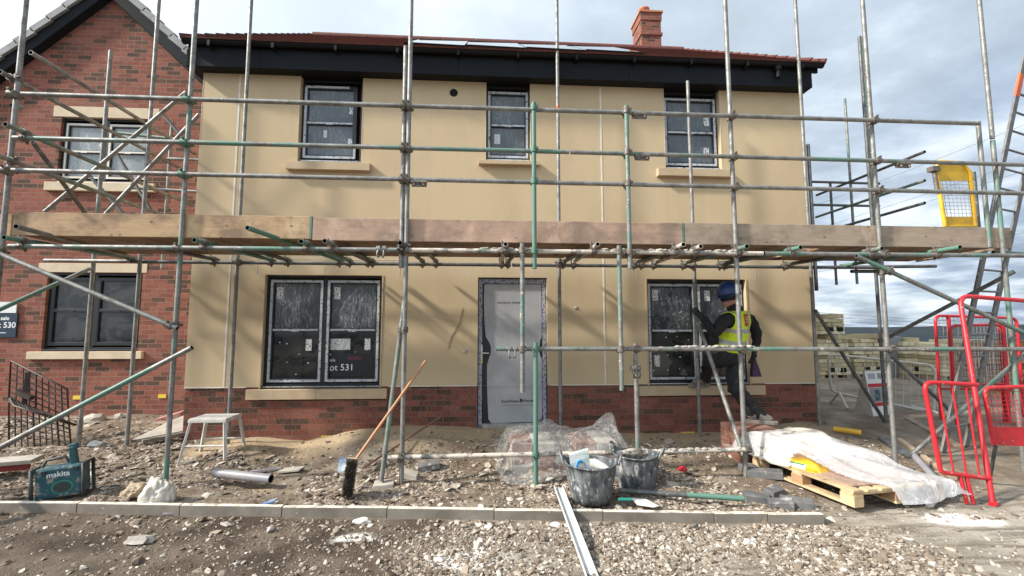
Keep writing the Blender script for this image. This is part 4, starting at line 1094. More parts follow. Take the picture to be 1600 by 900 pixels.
# couplers wherever a rail meets an upright
def closest(a, b, c, d):
    u, v, w = b - a, d - c, a - c
    A, B, Cc, D, E_ = u.dot(u), u.dot(v), v.dot(v), u.dot(w), v.dot(w)
    den = A * Cc - B * B
    if den < 1e-6: return None
    s, t = (B * E_ - Cc * D) / den, (A * E_ - B * D) / den
    if not (-.01 < s < 1.01 and -.01 < t < 1.01): return None
    p, q = a + u * s, c + v * t
    return (p, q) if (p - q).length < .11 else None
nc = 0
def coupler(p, q, dv, dh, m):
    b = MB()
    dv, dh = dv.normalized(), dh.normalized()
    b.tube(p - dv * .031, p + dv * .031, .0365, 12); b.tube(q - dh * .031, q + dh * .031, .0365, 12)
    n = (q - p)
    n = n.normalized() if n.length > 1e-4 else dv.cross(dh).normalized()
    b.obox((p + q) / 2, dv * .02, dh * .02, n * max(.02, (q - p).length / 2))
    s = dv.cross(n).normalized()
    b.tube(p + s * .032 - n * .0, p + s * .034 - n * .058, .0075, 6); b.tube(p + s * .033 - n * .034, p + s * .033 - n * .048, .014, 6)
    b.tube(q + dv * .034, q + dv * .036 + n * .056, .0075, 6); b.tube(q - dh * .012 - dv * .03, q + dh * .012 - dv * .03, .017, 8)
    b.tube(q + dv * .035 + n * .03, q + dv * .035 + n * .045, .014, 6)
    return obj('coupler', b, MT[m], scaf)
cand = []
for a, b, ma in verts_t:
    for c, d, mb_ in horiz_t:
        r_ = closest(a, b, c, d)
        if r_: cand.append((r_[0], r_[1], b - a, d - c, 'coupler_g' if 'green' in (ma, mb_) or (ma == 'half' and random.random() < .6) else 'coupler'))
trans = [t for t in horiz_t if abs((t[1] - t[0]).normalized().y) > .8]; longs = [t for t in horiz_t if abs((t[1] - t[0]).normalized().x) > .95]
for a, b, ma in trans:
    for c, d, mb_ in longs:
        r_ = closest(a, b, c, d)
        if r_: cand.append((r_[0], r_[1], b - a, d - c, 'coupler'))
cand.sort(key=lambda c: (c[0] - CAM).length)
for c in cand[:92]: coupler(*c); nc += 1
# loose couplers and joint sleeves on the rails, hanging fittings
def sleeve(px, py, ln=.16, m='coupler', y=YR):
    c = P(px, py, y); b = MB(); b.tube((c.x - ln / 2, y, c.z), (c.x + ln / 2, y, c.z), .031, 12); b.obox((c.x, y, c.z - .034), (ln / 2, 0, 0), (0, .012, 0), (0, 0, .012))
    for s in (-1, 1): b.tube((c.x + s * ln * .3, y - .03, c.z - .03), (c.x + s * ln * .3, y - .045, c.z - .05), .011, 6)
    obj('sleeve_coupler', b, MT[m], scaf)
for a in ((655, 285), (999, 179), (1003, 244), (1410, 256)): sleeve(*a)
def loose(px, py, y, m='coupler'):
    c = P(px, py, y); b = MB()
    b.tube(c - Vector((.05, 0, 0)), c - Vector((.012, 0, 0)), .033, 12); b.tube(c + Vector((.012, 0, 0)), c + Vector((.05, 0, 0)), .033, 12)
    for s in (-1, 1):
        b.path([c + Vector((s * .03, -.03, -.02)), c + Vector((s * .034, -.05, -.06)), c + Vector((s * .028, -.04, -.095)), c + Vector((s * .012, -.02, -.08))], .009, 6)
    obj('coupler', b, MT[m], scaf)
loose(800, 545, YR, 'splat_lo'); loose(596, 389, YR, 'splat_lo'); loose(993, 576, YR + .05, 'coupler')
# lumps of set mortar along the centre ledgers
def lumps(x0, x1, zf, y, n, name):
    b = MB()
    for i in range(n):
        xx = random.uniform(x0, x1); r_ = random.uniform(.012, .032)
        iv = _iv * (1 + rng.uniform(-.3, .3, (12, 1)))
        b.add([(xx + v[0] * r_ * 1.5, y + v[1] * r_, zf(xx) + .022 + v[2] * r_ * .6) for v in iv], [tuple(f) for f in _if], 0, True)
    obj(name, b, MT['slab'], scaf)
lumps(.0, .55, lambda x: 2.182, YR, 26, 'mortar_droppings'); lumps(1.3, 2.9, lambda x: 2.184, YR, 60, 'mortar_droppings'); lumps(2.1, 3.0, lambda x: 1.142, YR, 30, 'mortar_droppings'); lumps(1.5, 2.75, lambda x: .07, YR, 46, 'mortar_droppings')
# boards of the lift and its toe boards
zb = 2.312
segs = [(-4.75, -2.05), (-2.04, 1.0), (1.01, 3.95), (3.96, 6.05)]
for row in range(5):
    yc = -1.575 + .113 + row * .233
    for (a, b) in segs:
        sh = random.uniform(-.12, .12) if row else 0
        a2, b2 = (a + sh if a > -4 else a), (b + sh if b < 6 else b)
        m = MB(); m.box(a2 + .004, b2 - .004, yc - .1125, yc + .1125, zb, zb + .038)
        obj('deck_board', m, MT['deck'], scaf, bevel=.003)
ty = -1.605
tj = [(-4.765, P(488.5, 345, ty).x, 'board_new'), (P(489.5, 345, ty).x, P(1067.5, 360, ty).x, 'board_old'), (P(1068.5, 360, ty).x, P(1577, 368, ty).x, 'board_grey')]
for i, (a, b, mt) in enumerate(tj):
    m = MB(); z0 = 2.288 + (.012 if i == 0 else .0 if i == 1 else .006); m.box(a, b, ty - .019, ty + .019, z0, z0 + .243)
    t = obj('toe_board', m, MT[mt], scaf, bevel=.004)
    if i < 2:
        m = MB(); m.box(b - .022, b + .001, ty - .0215, ty + .0215, z0 + .002, z0 + .245); obj('end_band', m, MT['green'], t)
m = MB(); m.box(-6.2, -4.85, ty + .06, ty + .098, 2.30, 2.535); obj('toe_board', m, MT['board_new'], scaf, bevel=.004)
m = MB(); m.bar((6.16, ty, 2.41), (6.10, -.5, 2.41), .038, .23); obj('toe_board', m, MT['board_grey'], scaf, bevel=.004)
# band of orange marker tape on one standard
m = MB(); c = P(871.5, 168, YI); m.tube((1.066, YI, c.z - .02), (1.066, YI, c.z + .02), .0255, 14); obj('marker_band', m, MT['orange'], scaf)

# ------------------------------------------------------------------ access: ladder and yellow gate
foot_l, foot_r = P(1474, 716, -1.18), P(1510, 712, -1.0)
lad = thing('ladder', 'long grey aluminium ladder with orange top band leaning against the scaffold end', 'ladder', (foot_l + foot_r) / 2)
top_l = P(1601, 90, -.75); top_r = top_l + (foot_r - foot_l) + Vector((.10, .0, 0))
fl = Vector((foot_l.x, foot_l.y, hz(foot_l.x, foot_l.y) + .01)); frr = Vector((foot_r.x, foot_r.y, hz(foot_r.x, foot_r.y) + .01))
for p, q in ((fl, top_l), (frr, top_r)):
    m = MB(); m.bar(p, q, .028, .075, (1, .2, .2)); st = obj('stile', m, MT['alu_dull'], lad, bevel=.003)
    m = MB(); d = q - p; f0 = .885; m.bar(p + d * f0, p + d * (f0 + .065), .031, .079, (1, .2, .2)); obj('orange_sleeve', m, MT['orange'], st)
m = MB()
nr = 19
for k in range(1, nr):
    t = k / nr; m.tube(fl.lerp(top_l, t), frr.lerp(top_r, t), .014, 8)
obj('rung', m, MT['alu_dull'], lad)

gate = thing('safety_gate', 'yellow scaffold safety gate with steel mesh panel leaning at the ladder opening', 'gate', P(1495, 353, -1.25))
gc = [P(1477, 354, -1.25), P(1461, 258, -1.25), P(1514, 258, -1.2), P(1524, 354, -1.2)]
m = MB()
pts = [gc[0], gc[1].lerp(gc[0], .06), gc[1].lerp(gc[2], .12) + Vector((0, 0, .05)), gc[2].lerp(gc[1], .2) + Vector((0, 0, .03)), gc[2].lerp(gc[3], .12), gc[3]]
m.path(pts, .024, 10); m.tube(gc[0], gc[3], .02)
obj('frame', m, MT['yellow'], gate)
u = lambda s, t: gc[0].lerp(gc[3], s).lerp(gc[1].lerp(gc[2], s), t)
m = MB(); m.prism([u(.06, .74), u(.94, .74), u(.92, 1.0), u(.10, 1.03)], (0, .012, 0)); recalc(obj('top_plate', m, MT['yellow'], gate))
m = MB(); m.prism([u(.03, .0), u(.97, .0), u(.96, .16), u(.04, .16)], (0, .012, 0)); recalc(obj('kick_plate', m, MT['yellow'], gate))
m = MB()
for i in range(1, 8): m.tube(u(i / 8, .16), u(i / 8, .74), .003, 5)
for i in range(1, 11): m.tube(u(.03, .16 + .058 * i), u(.97, .16 + .058 * i), .003, 5)
obj('mesh', m, MT['mesh_steel'], gate)
m = MB(); m.tube(u(-.06, .55), u(-.06, .98), .024, 10); m.obox(u(-.06, .93), (.05, 0, 0), (0, .045, 0), (0, 0, .03)); obj('hinge', m, MT['coupler'], gate)

# ------------------------------------------------------------------ red barriers, crowd barrier and board at the end of the house
def bend(p, c, q, r=.09, n=6):            # rounded corner p -> c -> q
    p, c, q = Vector(p), Vector(c), Vector(q)
    a = c + (p - c).normalized() * r; b = c + (q - c).normalized() * r
    return [a.lerp(c, t).lerp(c.lerp(b, t), t) for t in [i / n for i in range(n + 1)]]
RB = 'red tubular barriers beside the ladder'
def barrier_mesh(mb, bl, br, tr, tl, nu, nv, r=.0028):
    f = lambda s, t: bl.lerp(br, s).lerp(tl.lerp(tr, s), t)
    for i in range(1, nu): mb.tube(f(i / nu, 0), f(i / nu, 1), r, 5)
    for j in range(1, nv): mb.tube(f(0, j / nv), f(1, j / nv), r, 5)
    return mb
# tall one standing on end
y0, y1 = -2.50, -2.12
b0 = P(1551, 782, y0); b0.z = hz(b0.x, b0.y); c0 = P(1499, 462, y1); c1 = P(1668, 475, y1 + .1); b1 = P(1720, 790, y0 + .1)
t = thing('pedestrian_barrier', 'tall red tubular barrier nearest the camera with its post on the dusty ground', 'barrier', b0, RB)
m = MB(); m.path([b0] + bend(b0, c0, c1, .12) + bend(c0, c1, b1, .12) + [b1], .022, 12); obj('frame', m, MT['red'], t)
m = MB(); m.tube(b0 + Vector((-.02, -.01, .0)), b0 + Vector((.03, .01, .012)), .032, 10); obj('foot', m, MT['red'], t)
# short one with bars, hooked on its post
y = -2.44
tl, tr, br, bl = P(1443, 597, y), P(1527, 601, y), P(1548, 748, y - .02), P(1470, 738, y - .02)
t = thing('pedestrian_barrier', 'short red barrier with three upright bars hooked onto the tall red post', 'barrier', bl, RB)
m = MB(); m.path([tr] + bend(tr, tl, bl, .09) + bend(tl, bl, br, .04) + [br], .020, 12); obj('frame', m, MT['red'], t)
for s in (.26, .52, .78):
    m = MB(); m.tube(tl.lerp(tr, s), bl.lerp(br, s), .0085, 8); obj('bar', m, MT['red'], t)
for s in (.38, .50):
    m = MB(); p = bl.lerp(br, s); q = G(1513 + (s - .4) * 90, 791, -.26); q.z = hz(q.x, q.y) + .01; m.tube(p, q, .016, 8); obj('foot_bar', m, MT['red'], t)
# one with solid kick plate at the picture edge
y = -2.30
tl, tr, br, bl = P(1537, 606, y), P(1740, 600, y), P(1760, 706, y), P(1553, 695, y)
t = thing('pedestrian_barrier', 'low red barrier with mesh infill above a solid red kick plate', 'barrier', bl, RB)
m = MB(); m.path([bl] + bend(bl, tl, tr, .08) + bend(tl, tr, br, .08) + [br], .019, 12); obj('frame', m, MT['red'], t)
pl = [bl, br, br.lerp(tr, .32), bl.lerp(tl, .32)]
m = MB(); m.prism(pl, (0, .012, 0)); recalc(obj('kick_plate', m, MT['red'], t))
obj('mesh_panel', barrier_mesh(MB(), pl[3], pl[2], tr, tl, 26, 9), MT['red'], t)
m = MB(); m.tube(bl + Vector((.02, 0, 0)), Vector((bl.x + .25, y + .3, hz(bl.x + .25, y + .3))), .016, 8); m.tube(br, Vector((br.x, y + .3, -.2)), .016, 8); obj('stay', m, MT['galv_dark'], t)
m = MB()
b = MB(); b.tube(P(1553, 696, y + .1), P(1640, 765, y - .25), .02, 10)
# two farther ones behind the ladder
for (q, y, lab, solid) in (((1461, 493, 1588, 497, 1603, 690, 1470, 655), .15, 'farther red mesh barrier standing behind the ladder', False),
                           ((1484, 509, 1566, 507, 1576, 668, 1494, 648), -.15, 'middle red barrier with one broad post standing just behind the ladder', True)):
    tl, tr, br, bl = P(q[0], q[1], y), P(q[2], q[3], y), P(q[4], q[5], y), P(q[6], q[7], y)
    t = thing('pedestrian_barrier', lab, 'barrier', bl, RB)
    br.z = bl.z = min(br.z, bl.z, hz(bl.x, y) + .0)
    m = MB(); m.path([bl] + bend(bl, tl, tr, .10) + bend(tl, tr, br, .10) + [br], .021, 12)
    obj('frame', m, MT['red'], t)
    m = MB(); m.tube(bl.lerp(tl, .42), br.lerp(tr, .42), .016, 10); obj('cross_rail', m, MT['red'], t)
    obj('mesh_panel', barrier_mesh(MB(), bl.lerp(tl, .42), br.lerp(tr, .42), tr, tl, 22, 14), MT['mesh_steel'], t)
    m = MB()
    if solid: m.bar(br + Vector((.02, .03, 0)), tr + Vector((.02, .03, .02)), .09, .03, (1, 0, 0))
    else: m.bar(bl.lerp(br, .16), tl.lerp(tr, .16), .045, .03, (1, 0, 0))
    obj('post', m, MT['red'], t)

# dusty crowd barrier on the haul road
cb = thing('crowd_barrier', 'pale galvanised crowd barrier standing on the muddy track before the stone packs', 'barrier', (6.6, 1.0, 0))
ya, ybb = 1.35, .80
tl, tr, br, bl = P(1293, 553, ya), P(1462, 571, ybb), P(1459, 645, ybb), P(1299, 612, ya)
m = MB(); m.path([*bend(bl, tl, tr, .16), *bend(tl, tr, br, .16), *bend(tr, br, bl, .06), *bend(br, bl, tl, .10)], .021, 10, closed=True); obj('frame', m, MT['barrier_galv'], cb)
for k in range(1, 14):
    s = k / 14; m = MB(); m.tube(bl.lerp(br, s), tl.lerp(tr, s), .005, 6); obj('bar', m, MT['barrier_galv'], cb)
for s in (.08, .92):
    p = bl.lerp(br, s); g = hz(p.x, p.y)
    m = MB(); m.tube(p + Vector((0, 0, .02)), Vector((p.x - .12, p.y - .32, g + .02)), .02, 8); m.tube(p + Vector((0, 0, .02)), Vector((p.x + .06, p.y + .30, g + .02)), .02, 8); obj('foot', m, MT['barrier_galv'], cb)

# A-board with a poster
ab = thing('sandwich_board', 'pavement sandwich board with a white poster and two red bands standing on the mud', 'sign', G(1372, 652, .0))
yA = ab.location.y
tl, tr, br, bl = P(1349, 578, yA + .16), P(1387, 577, yA + .16), P(1391, 649, yA), P(1364, 653, yA)
back = Vector((-.10, .26, 0))
gl, gr = bl + back, br + back
m = MB(); m.add([bl, br, tr, tl, gl, gr], [(0, 1, 2, 3), (0, 3, 4), (1, 5, 2), (3, 2, 5, 4), (0, 4, 5, 1)]); recalc(obj('stand', m, MT['slab'], ab))
f = lambda s, t: bl.lerp(br, s).lerp(tl.lerp(tr, s), t)
nA = (br - bl).cross(tl - bl).normalized()
def patch(nm, s0, s1, t0, t1, mt, o):
    m = MB(); m.prism([f(s0, t0) + nA * o, f(s1, t0) + nA * o, f(s1, t1) + nA * o, f(s0, t1) + nA * o], nA * .003); return recalc(obj(nm, m, MT[mt] if isinstance(mt, str) else mt, ab))
patch('poster', .02, .98, .03, .97, 'signwhite', .003); patch('red_band', .05, .95, .62, .70, 'red', .0065); patch('red_band', .05, .95, .22, .30, 'red', .0065)
patch('picture', .07, .93, .31, .61, 'pvc_grey', .0065); patch('picture_figure', .30, .52, .34, .56, 'teal', .010); patch('picture_figure', .66, .90, .32, .52, mat('dark_print', (.07, .08, .08), .6), .010)
patch('picture_figure', .12, .42, .80, .92, mat('pale_print', (.35, .38, .40), .6), .0065); patch('picture_figure', .52, .90, .80, .92, mat('pale_print_dark', (.25, .28, .28), .6), .0065)

# packs of yellow walling stone at the back of the site
SPG = 'packs of yellow walling stone across the track'
def pack(x0p, x1p, ybase, ytop, lab, zb=None, mt='yellowstone', Y=None, shrink=0):
    if Y is None:
        g = G((x0p + x1p) / 2, ybase, 0.0); Y = g.y
    a, b = P(x0p, ytop, Y), P(x1p, ytop, Y); z0 = hz(a.x, Y) if zb is None else zb; z1 = a.z; w = b.x - a.x
    t = thing('stone_pack', lab, 'stone pack', ((a.x + b.x) / 2, Y + .5, z0), SPG)
    m = MB(); lo = z0 + (.12 if zb is None else .0)
    nx = max(4, int(w / .20)); nzz = max(3, int((z1 - lo) / .105))
    for j in range(nzz):
        za, zb_ = lo + (z1 - lo) * j / nzz, lo + (z1 - lo) * (j + 1) / nzz
        cuts = sorted([0.] + [(i + random.uniform(-.25, .25) + .5 * (j % 2)) / nx for i in range(1, nx)] + [1.])
        for c0_, c1_ in zip(cuts[:-1], cuts[1:]):
            if c1_ - c0_ < .02 or (j == nzz - 1 and random.random() < .22): continue
            top = random.uniform(-.015, .02) if j == nzz - 1 else -.008
            m.box(a.x + w * c0_ + .008, a.x + w * c1_ - .008, Y + random.uniform(0, .07), Y + 1.0, za + .004, zb_ + top)
    obj('stones', m, MT[mt], t)
    m = MB(); m.box(a.x + .03, a.x + w - .03, Y + .08, Y + .98, lo, z1 - .12); obj('core', m, MT['bark'], t)
    if zb is None:
        m = MB(); m.box(a.x, b.x, Y + .02, Y + 1.0, z0 - .05, z0 + .03)
        for i in range(3): xx = a.x + w * (.02 + .42 * i); m.box(xx, xx + .11, Y + .02, Y + 1, z0 + .03, z0 + .115)
        obj('pallet', m, MT['plank'], t)
    for s in (.28, .66): m = MB(); m.box(a.x + w * s, a.x + w * s + .16, Y - .004, Y + .03, lo + .08, lo + .2); obj('fork_slot', m, MT['void'], t)
    return t, (a.x, b.x, Y, z1)
_, pA = pack(1279, 1327, 593, 524, 'pack of yellow stone at the corner of the house under the upper pack')
pack(1281, 1321, 0, 491, 'upper pack of yellow stone stacked on another at the house corner', zb=pA[3] + .03, Y=pA[2] + .05)
pack(1334, 1384, 592, 523, 'ragged topped pack of yellow stone behind the sandwich board')
pack(1412, 1464, 592, 528, 'yellow stone pack beside the grey bulk bag')
pack(1469, 1546, 596, 531, 'wide yellow stone pack seen through the red barriers')
pack(1566, 1660, 622, 534, 'pack of brown bricks beyond the low red barrier', mt='brownstone')
bb = thing('bulk_bag', 'grey woven bulk bag standing between two stone packs', 'bulk bag', (P(1401, 590, 5.9).x, 6.3, 0))
m = MB(); xa, xb = P(1386, 560, 5.9).x, P(1412, 560, 5.9).x; zt = P(1400, 524, 5.9).z
prof = [(.46, 0), (.52, .3), (.50, .8), (.53, 1.15), (.40, zt - .02), (.1, zt)]
m.lathe(((xa + xb) / 2, 6.4, 0), prof, 8); m.v = [(v[0] * 1 + 0, v[1], v[2]) for v in m.v]
obj('sack', m, MT['bulk'], bb)
m = MB(); c = Vector(((xa + xb) / 2, 6.2, zt)); m.path([c + Vector((-.3, 0, -.1)), c + Vector((-.25, 0, .08)), c + Vector((-.05, 0, .02))], .02, 6); m.path([c + Vector((.3, 0, -.1)), c + Vector((.22, 0, .06)), c + Vector((.05, 0, .02))], .02, 6); obj('lifting_loop', m, MT['bulk'], bb)
from mathutils import noise as mnoise
def crumple_mesh(c, sx, sy, sz, amp=.22, fr=1.6, seed=0.0):
    bm = bmesh.new(); bmesh.ops.create_icosphere(bm, subdivisions=5, radius=1); b = MB(); vs = []
    for v in bm.verts:
        q = Vector((v.co.x * 1.6, v.co.y * 1.6, v.co.z * .75)) * fr + Vector((seed, seed * .7, 0))
        k = 1 + amp * mnoise.noise(q) + amp * .8 * (abs(mnoise.noise(q * 2.3)) - .25) + amp * .22 * (abs(mnoise.noise(q * 5.5)) - .2)
        vs.append((c[0] + v.co.x * sx * k, c[1] + v.co.y * sy * k, c[2] + max(v.co.z, -.2) * sz * k))
    b.add(vs, [tuple(x.index for x in f.verts) for f in bm.faces], 0, True); bm.free(); return b
def lump_mesh(c, sx, sy, sz, n=1, jit=.25, mi=0, flatb=True):
    bm = bmesh.new(); bmesh.ops.create_icosphere(bm, subdivisions=n + 1, radius=1)
    b = MB(); vs = []
    for v in bm.verts:
        k = 1 + random.uniform(-jit, jit); vs.append((c[0] + v.co.x * sx * k, c[1] + v.co.y * sy * k, c[2] + (max(v.co.z, -.25) if flatb else v.co.z) * sz * k))
    b.add(vs, [tuple(x.index for x in f.verts) for f in bm.faces], mi); bm.free(); return b
c = G(1407, 577, .05); tag(obj('white_lump', lump_mesh((c.x, c.y - .6, .16), .22, .2, .22, 2, .12), MT['signwhite']), 'small white lump in place of a distant white car by the yellow stone packs', 'sack')  # white lump put in place of a distant white car

# overhead wires
for i, (a, b) in enumerate((((1150, 366), (1760, 130)), ((1150, 396), (1760, 196)), ((1150, 404), (1760, 214)), ((1150, 446), (1760, 330)), ((1150, 478), (1760, 512)), ((1150, 484), (1760, 516)), ((1150, 491), (1760, 519)))):
    p, q = P(*a, 90), P(*b, 62); m = MB(); n = 14
    m.path([p.lerp(q, k / n) + Vector((0, 0, -.9 * 4 * (k / n) * (1 - k / n) * .6)) for k in range(n + 1)], .026, 5)
    tag(obj('power_line', m, MT['rubber']), ['topmost overhead wire crossing the sky behind the scaffold end', 'second overhead wire from the top', 'third overhead wire close under the second', 'overhead wire just above the lift boards',
        'upper of the three low wires over the hills', 'middle of the three low wires over the hills', 'lowest wire running just above the horizon'][i], 'power line', 'overhead wires')

# ------------------------------------------------------------------ pallet with bags under polythene
pa = Vector((3.235, -2.625, -.205)); ey = Vector((-.147, .989, 0)); ex = Vector((.989, .147, 0)); ez_ = Vector((0, 0, 1))
pz = .012
pal = thing('pallet', 'new timber pallet lying on the kerb end under the polythene sheet', 'pallet', pa)
def PL(s, t, z): return pa + ex * s + ey * t + Vector((0, 0, z + pz))
for k in range(3):
    s = .05 + k * .45; m = MB(); m.obox(PL(s, .62, .011), ex * .05, ey * .62, ez_ * .011); obj('runner', m, MT['pallet'], pal, bevel=.002)
for i in range(3):
    for k in range(3):
        m = MB(); m.obox(PL(.05 + k * .45, .07 + i * .55, .061), ex * .05, ey * .07, ez_ * .0385); obj('block', m, MT['cardboard'] if (i + k) % 2 else MT['pallet'], pal)
for i in range(3):
    m = MB(); m.obox(PL(.5, .07 + i * .55, .111), ex * .5, ey * .06, ez_ * .011); obj('stringer', m, MT['pallet'], pal, bevel=.002)
for k in range(7):
    s = .05 + k * .15; m = MB(); m.obox(PL(s, .62, .1335), ex * .052, ey * .62, ez_ * .011); obj('top_board', m, MT['pallet'], pal, bevel=.002)
m = MB(); m.obox(PL(.52, .52, .152), ex * .44, ey * .44, ez_ * .005); tag(obj('board_sheet', m, MT['board_old']), 'thin brown sheet lying on the pallet boards under the polythene', 'board')
# bags of render / adhesive: rounded sacks
def sack(name, c, ax, ay, h, mt, lab, rnd=.5, grp=None):
    n = 14; vs = []; fs = []
    for j in range(n + 1):
        for i in range(n + 1):
            u, v = i / n * 2 - 1, j / n * 2 - 1
            prof = max(0, (1 - abs(u) ** 4) * (1 - abs(v) ** 4)) ** .5
            vs.append(Vector(c) + Vector(ax) * u + Vector(ay) * v + Vector((0, 0, h * (.12 + .88 * prof) * (1 + .10 * math.sin(5 * u + 3 * v)))))
    for j in range(n):
        for i in range(n): b = j * (n + 1) + i; fs.append((b, b + 1, b + n + 2, b + n + 1))
    m = MB(); m.add(vs, fs, 0, True)
    nb = len(vs); base = [v.copy() for v in vs]; 
    for v in base: v.z = c[2]
    m.add(base, [tuple(reversed(f_)) for f_ in fs], 0)
    ring = [i for i in range(n + 1)] + [j * (n + 1) + n for j in range(1, n + 1)] + [n * (n + 1) + i for i in range(n - 1, -1, -1)] + [j * (n + 1) for j in range(n - 1, 0, -1)]
    m.f += [(ring[k], ring[(k + 1) % len(ring)], nb + ring[(k + 1) % len(ring)], nb + ring[k]) for k in range(len(ring))]; m.m += [0] * len(ring); m.s += [False] * len(ring)
    return m
MT['bag_orange'] = mat('orange_white_bag', (.55, .33, .14), .45, 0, (.60, .55, .47), 3, lo=.40, hi=.48)
MT['bag_white'] = mat('white_bag', (.60, .56, .50), .5, 0, (.48, .43, .38), 5)
grp = 'bags of dry mix stacked under the polythene'
k = 0
for lay in range(2):
    for (s, t) in ((.22, .98), (.22, 1.38), (.70, 1.02), (.70, 1.40)) if lay == 0 else ((.24, 1.16), (.68, 1.22)):
        c = PL(s, t, .146 + lay * .115); mt = ['bag_orange', 'bag_white'][(k + lay) % 2]
        o = obj('mix_bag', sack('b', c, ex * .23, ey * .19, .125, mt, ''), MT[mt])
        tag(o, 'bag of dry mix in the stack covered by the clear polythene on the pallet', 'bag', grp); k += 1
c = PL(.13, .66, .146)
yb_ = thing('adhesive_bag', 'bright yellow bag with a white label lying on the pallet edge outside the polythene', 'bag', c)
yax, yay = (ex * .30 + ey * -.95).normalized() * .20, (ex * .95 + ey * .30).normalized() * .10
obj('sack', sack('y', c, yax, yay, .085, 'yellow', ''), MT['yellow'], yb_)
wv = Vector((-yay.x, -yay.y, 0)).normalized()
m = MB(); p0 = c + Vector((0, 0, .012)) - yay * 1.02; m.prism([p0 - yax * .75, p0 + yax * .35, p0 + yax * .35 + Vector((0, 0, .05)) + yay * .12, p0 - yax * .75 + Vector((0, 0, .05)) + yay * .12], wv * .004); recalc(obj('label', m, MT['paper'], yb_))
m = MB(); p0 = p0 + wv * .005 + Vector((0, 0, .04)); m.prism([p0 - yax * .70 + yay * .09, p0 + yax * .30 + yay * .09, p0 + yax * .30 + Vector((0, 0, .012)) + yay * .12, p0 - yax * .70 + Vector((0, 0, .012)) + yay * .12], wv * .003); recalc(obj('label_band', m, mat('green_print', (.03, .17, .08), .5), yb_))
# wall of bricks at the back corner of the heap, where the man stands
bk = thing('brick_stack', 'low stack of bricks at the back corner of the pallet under the worker\'s boot', 'bricks', (3.02, -1.05, -.15))
m = MB(); br_ = random.Random(4)
for j in range(6):
    for i in range(4): m.box(2.985 + br_.uniform(-.01, .01) + i * .11, 2.985 + i * .11 + .103, -1.28 + br_.uniform(-.01, .01), -1.065, -.22 + j * .072, -.22 + j * .072 + .066)
    for i in range(4): m.box(2.985 + i * .11, 2.985 + i * .11 + .103, -1.055 + br_.uniform(-.01, .01), -.84, -.22 + j * .072, -.22 + j * .072 + .066)
obj('bricks', m, MT['brick_loose'], bk)
# polythene: a height sheet over the heap, dropping to the ground at its free edges
ns, nt_ = 96, 110
S = np.linspace(-.10, 1.22, ns); T = np.linspace(-.08, 1.62, nt_); SS_, TT_ = np.meshgrid(S, T)
hh = .165 + .215 * ss((TT_ - .12) / .75) * (1 - .60 * ss((SS_ - .55) / .6)) + .05 * np.exp(-((SS_ - .8) / .25) ** 2 - ((TT_ - .35) / .25) ** 2)
front_skip = ss((.42 - SS_ - TT_ * .62) / .1)        # the near-left corner of the pallet is bare
al_, ac_ = (SS_ - TT_) * .7, (SS_ + TT_) * .7
wr = fbm(al_ * 1.2 + 3, ac_ * 4.0, 2) * .15 + (0.22 - np.abs(fbm(al_ * .9 + 9, ac_ * 5 + al_, 2))) * .17 - .015
hh = hh + wr * (.35 + .65 * ss((TT_ - .1) / .5))
edge = np.minimum.reduce([(SS_ + .10) / .12, (1.22 - SS_) / .20, (TT_ + .08) / .12, (1.62 - TT_) / .25]).clip(0, 1)
hh = np.maximum(.165 + .012 * np.sin(SS_ * 30 + TT_ * 17) * (TT_ < .9), hh * ss(edge + .0) + .0 * hh)
hh = np.where((SS_ > 1.02) | (TT_ < -.0), np.minimum(hh, .165 * np.clip(np.minimum((1.22 - SS_) / .2, (TT_ + .08) / .08), 0, 1) + .02 + np.maximum(wr, 0)), hh)
XY = pa[:2] if False else (pa.x + ex.x * SS_ + ey.x * TT_, pa.y + ex.y * SS_ + ey.y * TT_)
V = np.stack([XY[0] + fbm(SS_ * 3, TT_ * 3, 2) * .06, XY[1] + fbm(SS_ * 3 + 7, TT_ * 3, 2) * .06, pa.z + pz + hh], 2)
def sheet(name, V, keep, material):
    ny, nx = V.shape[:2]; o = grid_mesh(name, V.reshape(-1, 3), nx, ny, material)
    bm = bmesh.new(); bm.from_mesh(o.data); bm.faces.ensure_lookup_table()
    kill = [f for f in bm.faces if not keep[f.index // (nx - 1), f.index % (nx - 1)]]
    bmesh.ops.delete(bm, geom=kill, context='FACES'); bm.to_mesh(o.data); bm.free(); return o
keep = (front_skip < .5)[:-1, :-1]
tag(sheet('polythene_sheet', V, keep, MT['film_white']), 'milky polythene sheet heaped over the bags on the pallet near the red barriers', 'plastic sheet')

# second clear sheet over blocks in front of the door
bx0, bx1, by0, by1 = .34, 1.52, -1.42, -.78
bs = thing('block_stack', 'low stack of bricks and blocks under the clear film beside the front door', 'blocks', (.93, -1.1, -.2))
m = MB()
for j in range(3):
    for i in range(5):
        w_ = (bx1 - bx0) / 5
        if j == 2 and i == 2: continue
        m.box(bx0 + i * w_ + .006, bx0 + (i + 1) * w_ - .006, by0 + random.uniform(0, .05), by1, -.22 + j * .11, -.22 + j * .11 + .10, 1 if (i + j) % 3 else 0)
obj('blocks', m, [MT['slab'], MT['brick_loose']], bs)
ns, nt_ = 90, 70
S = np.linspace(.16, 1.68, ns); T = np.linspace(-1.62, -.62, nt_); SX, TY = np.meshgrid(S, T)
top = .145 + .05 * np.sin((SX - .3) * 5) + .20 * np.exp(-((SX - 1.53) / .13) ** 2 - ((TY + 1.0) / .22) ** 2) + .10 * np.exp(-((SX - 1.25) / .25) ** 2 - ((TY + 1.1) / .25) ** 2) + .06 * np.exp(-((SX - .85) / .12) ** 2 - ((TY + .8) / .15) ** 2)
inside = np.minimum.reduce([(SX - .20) / .16, (1.66 - SX) / .10, (TY + 1.60) / .14, (-.64 - TY) / .14])
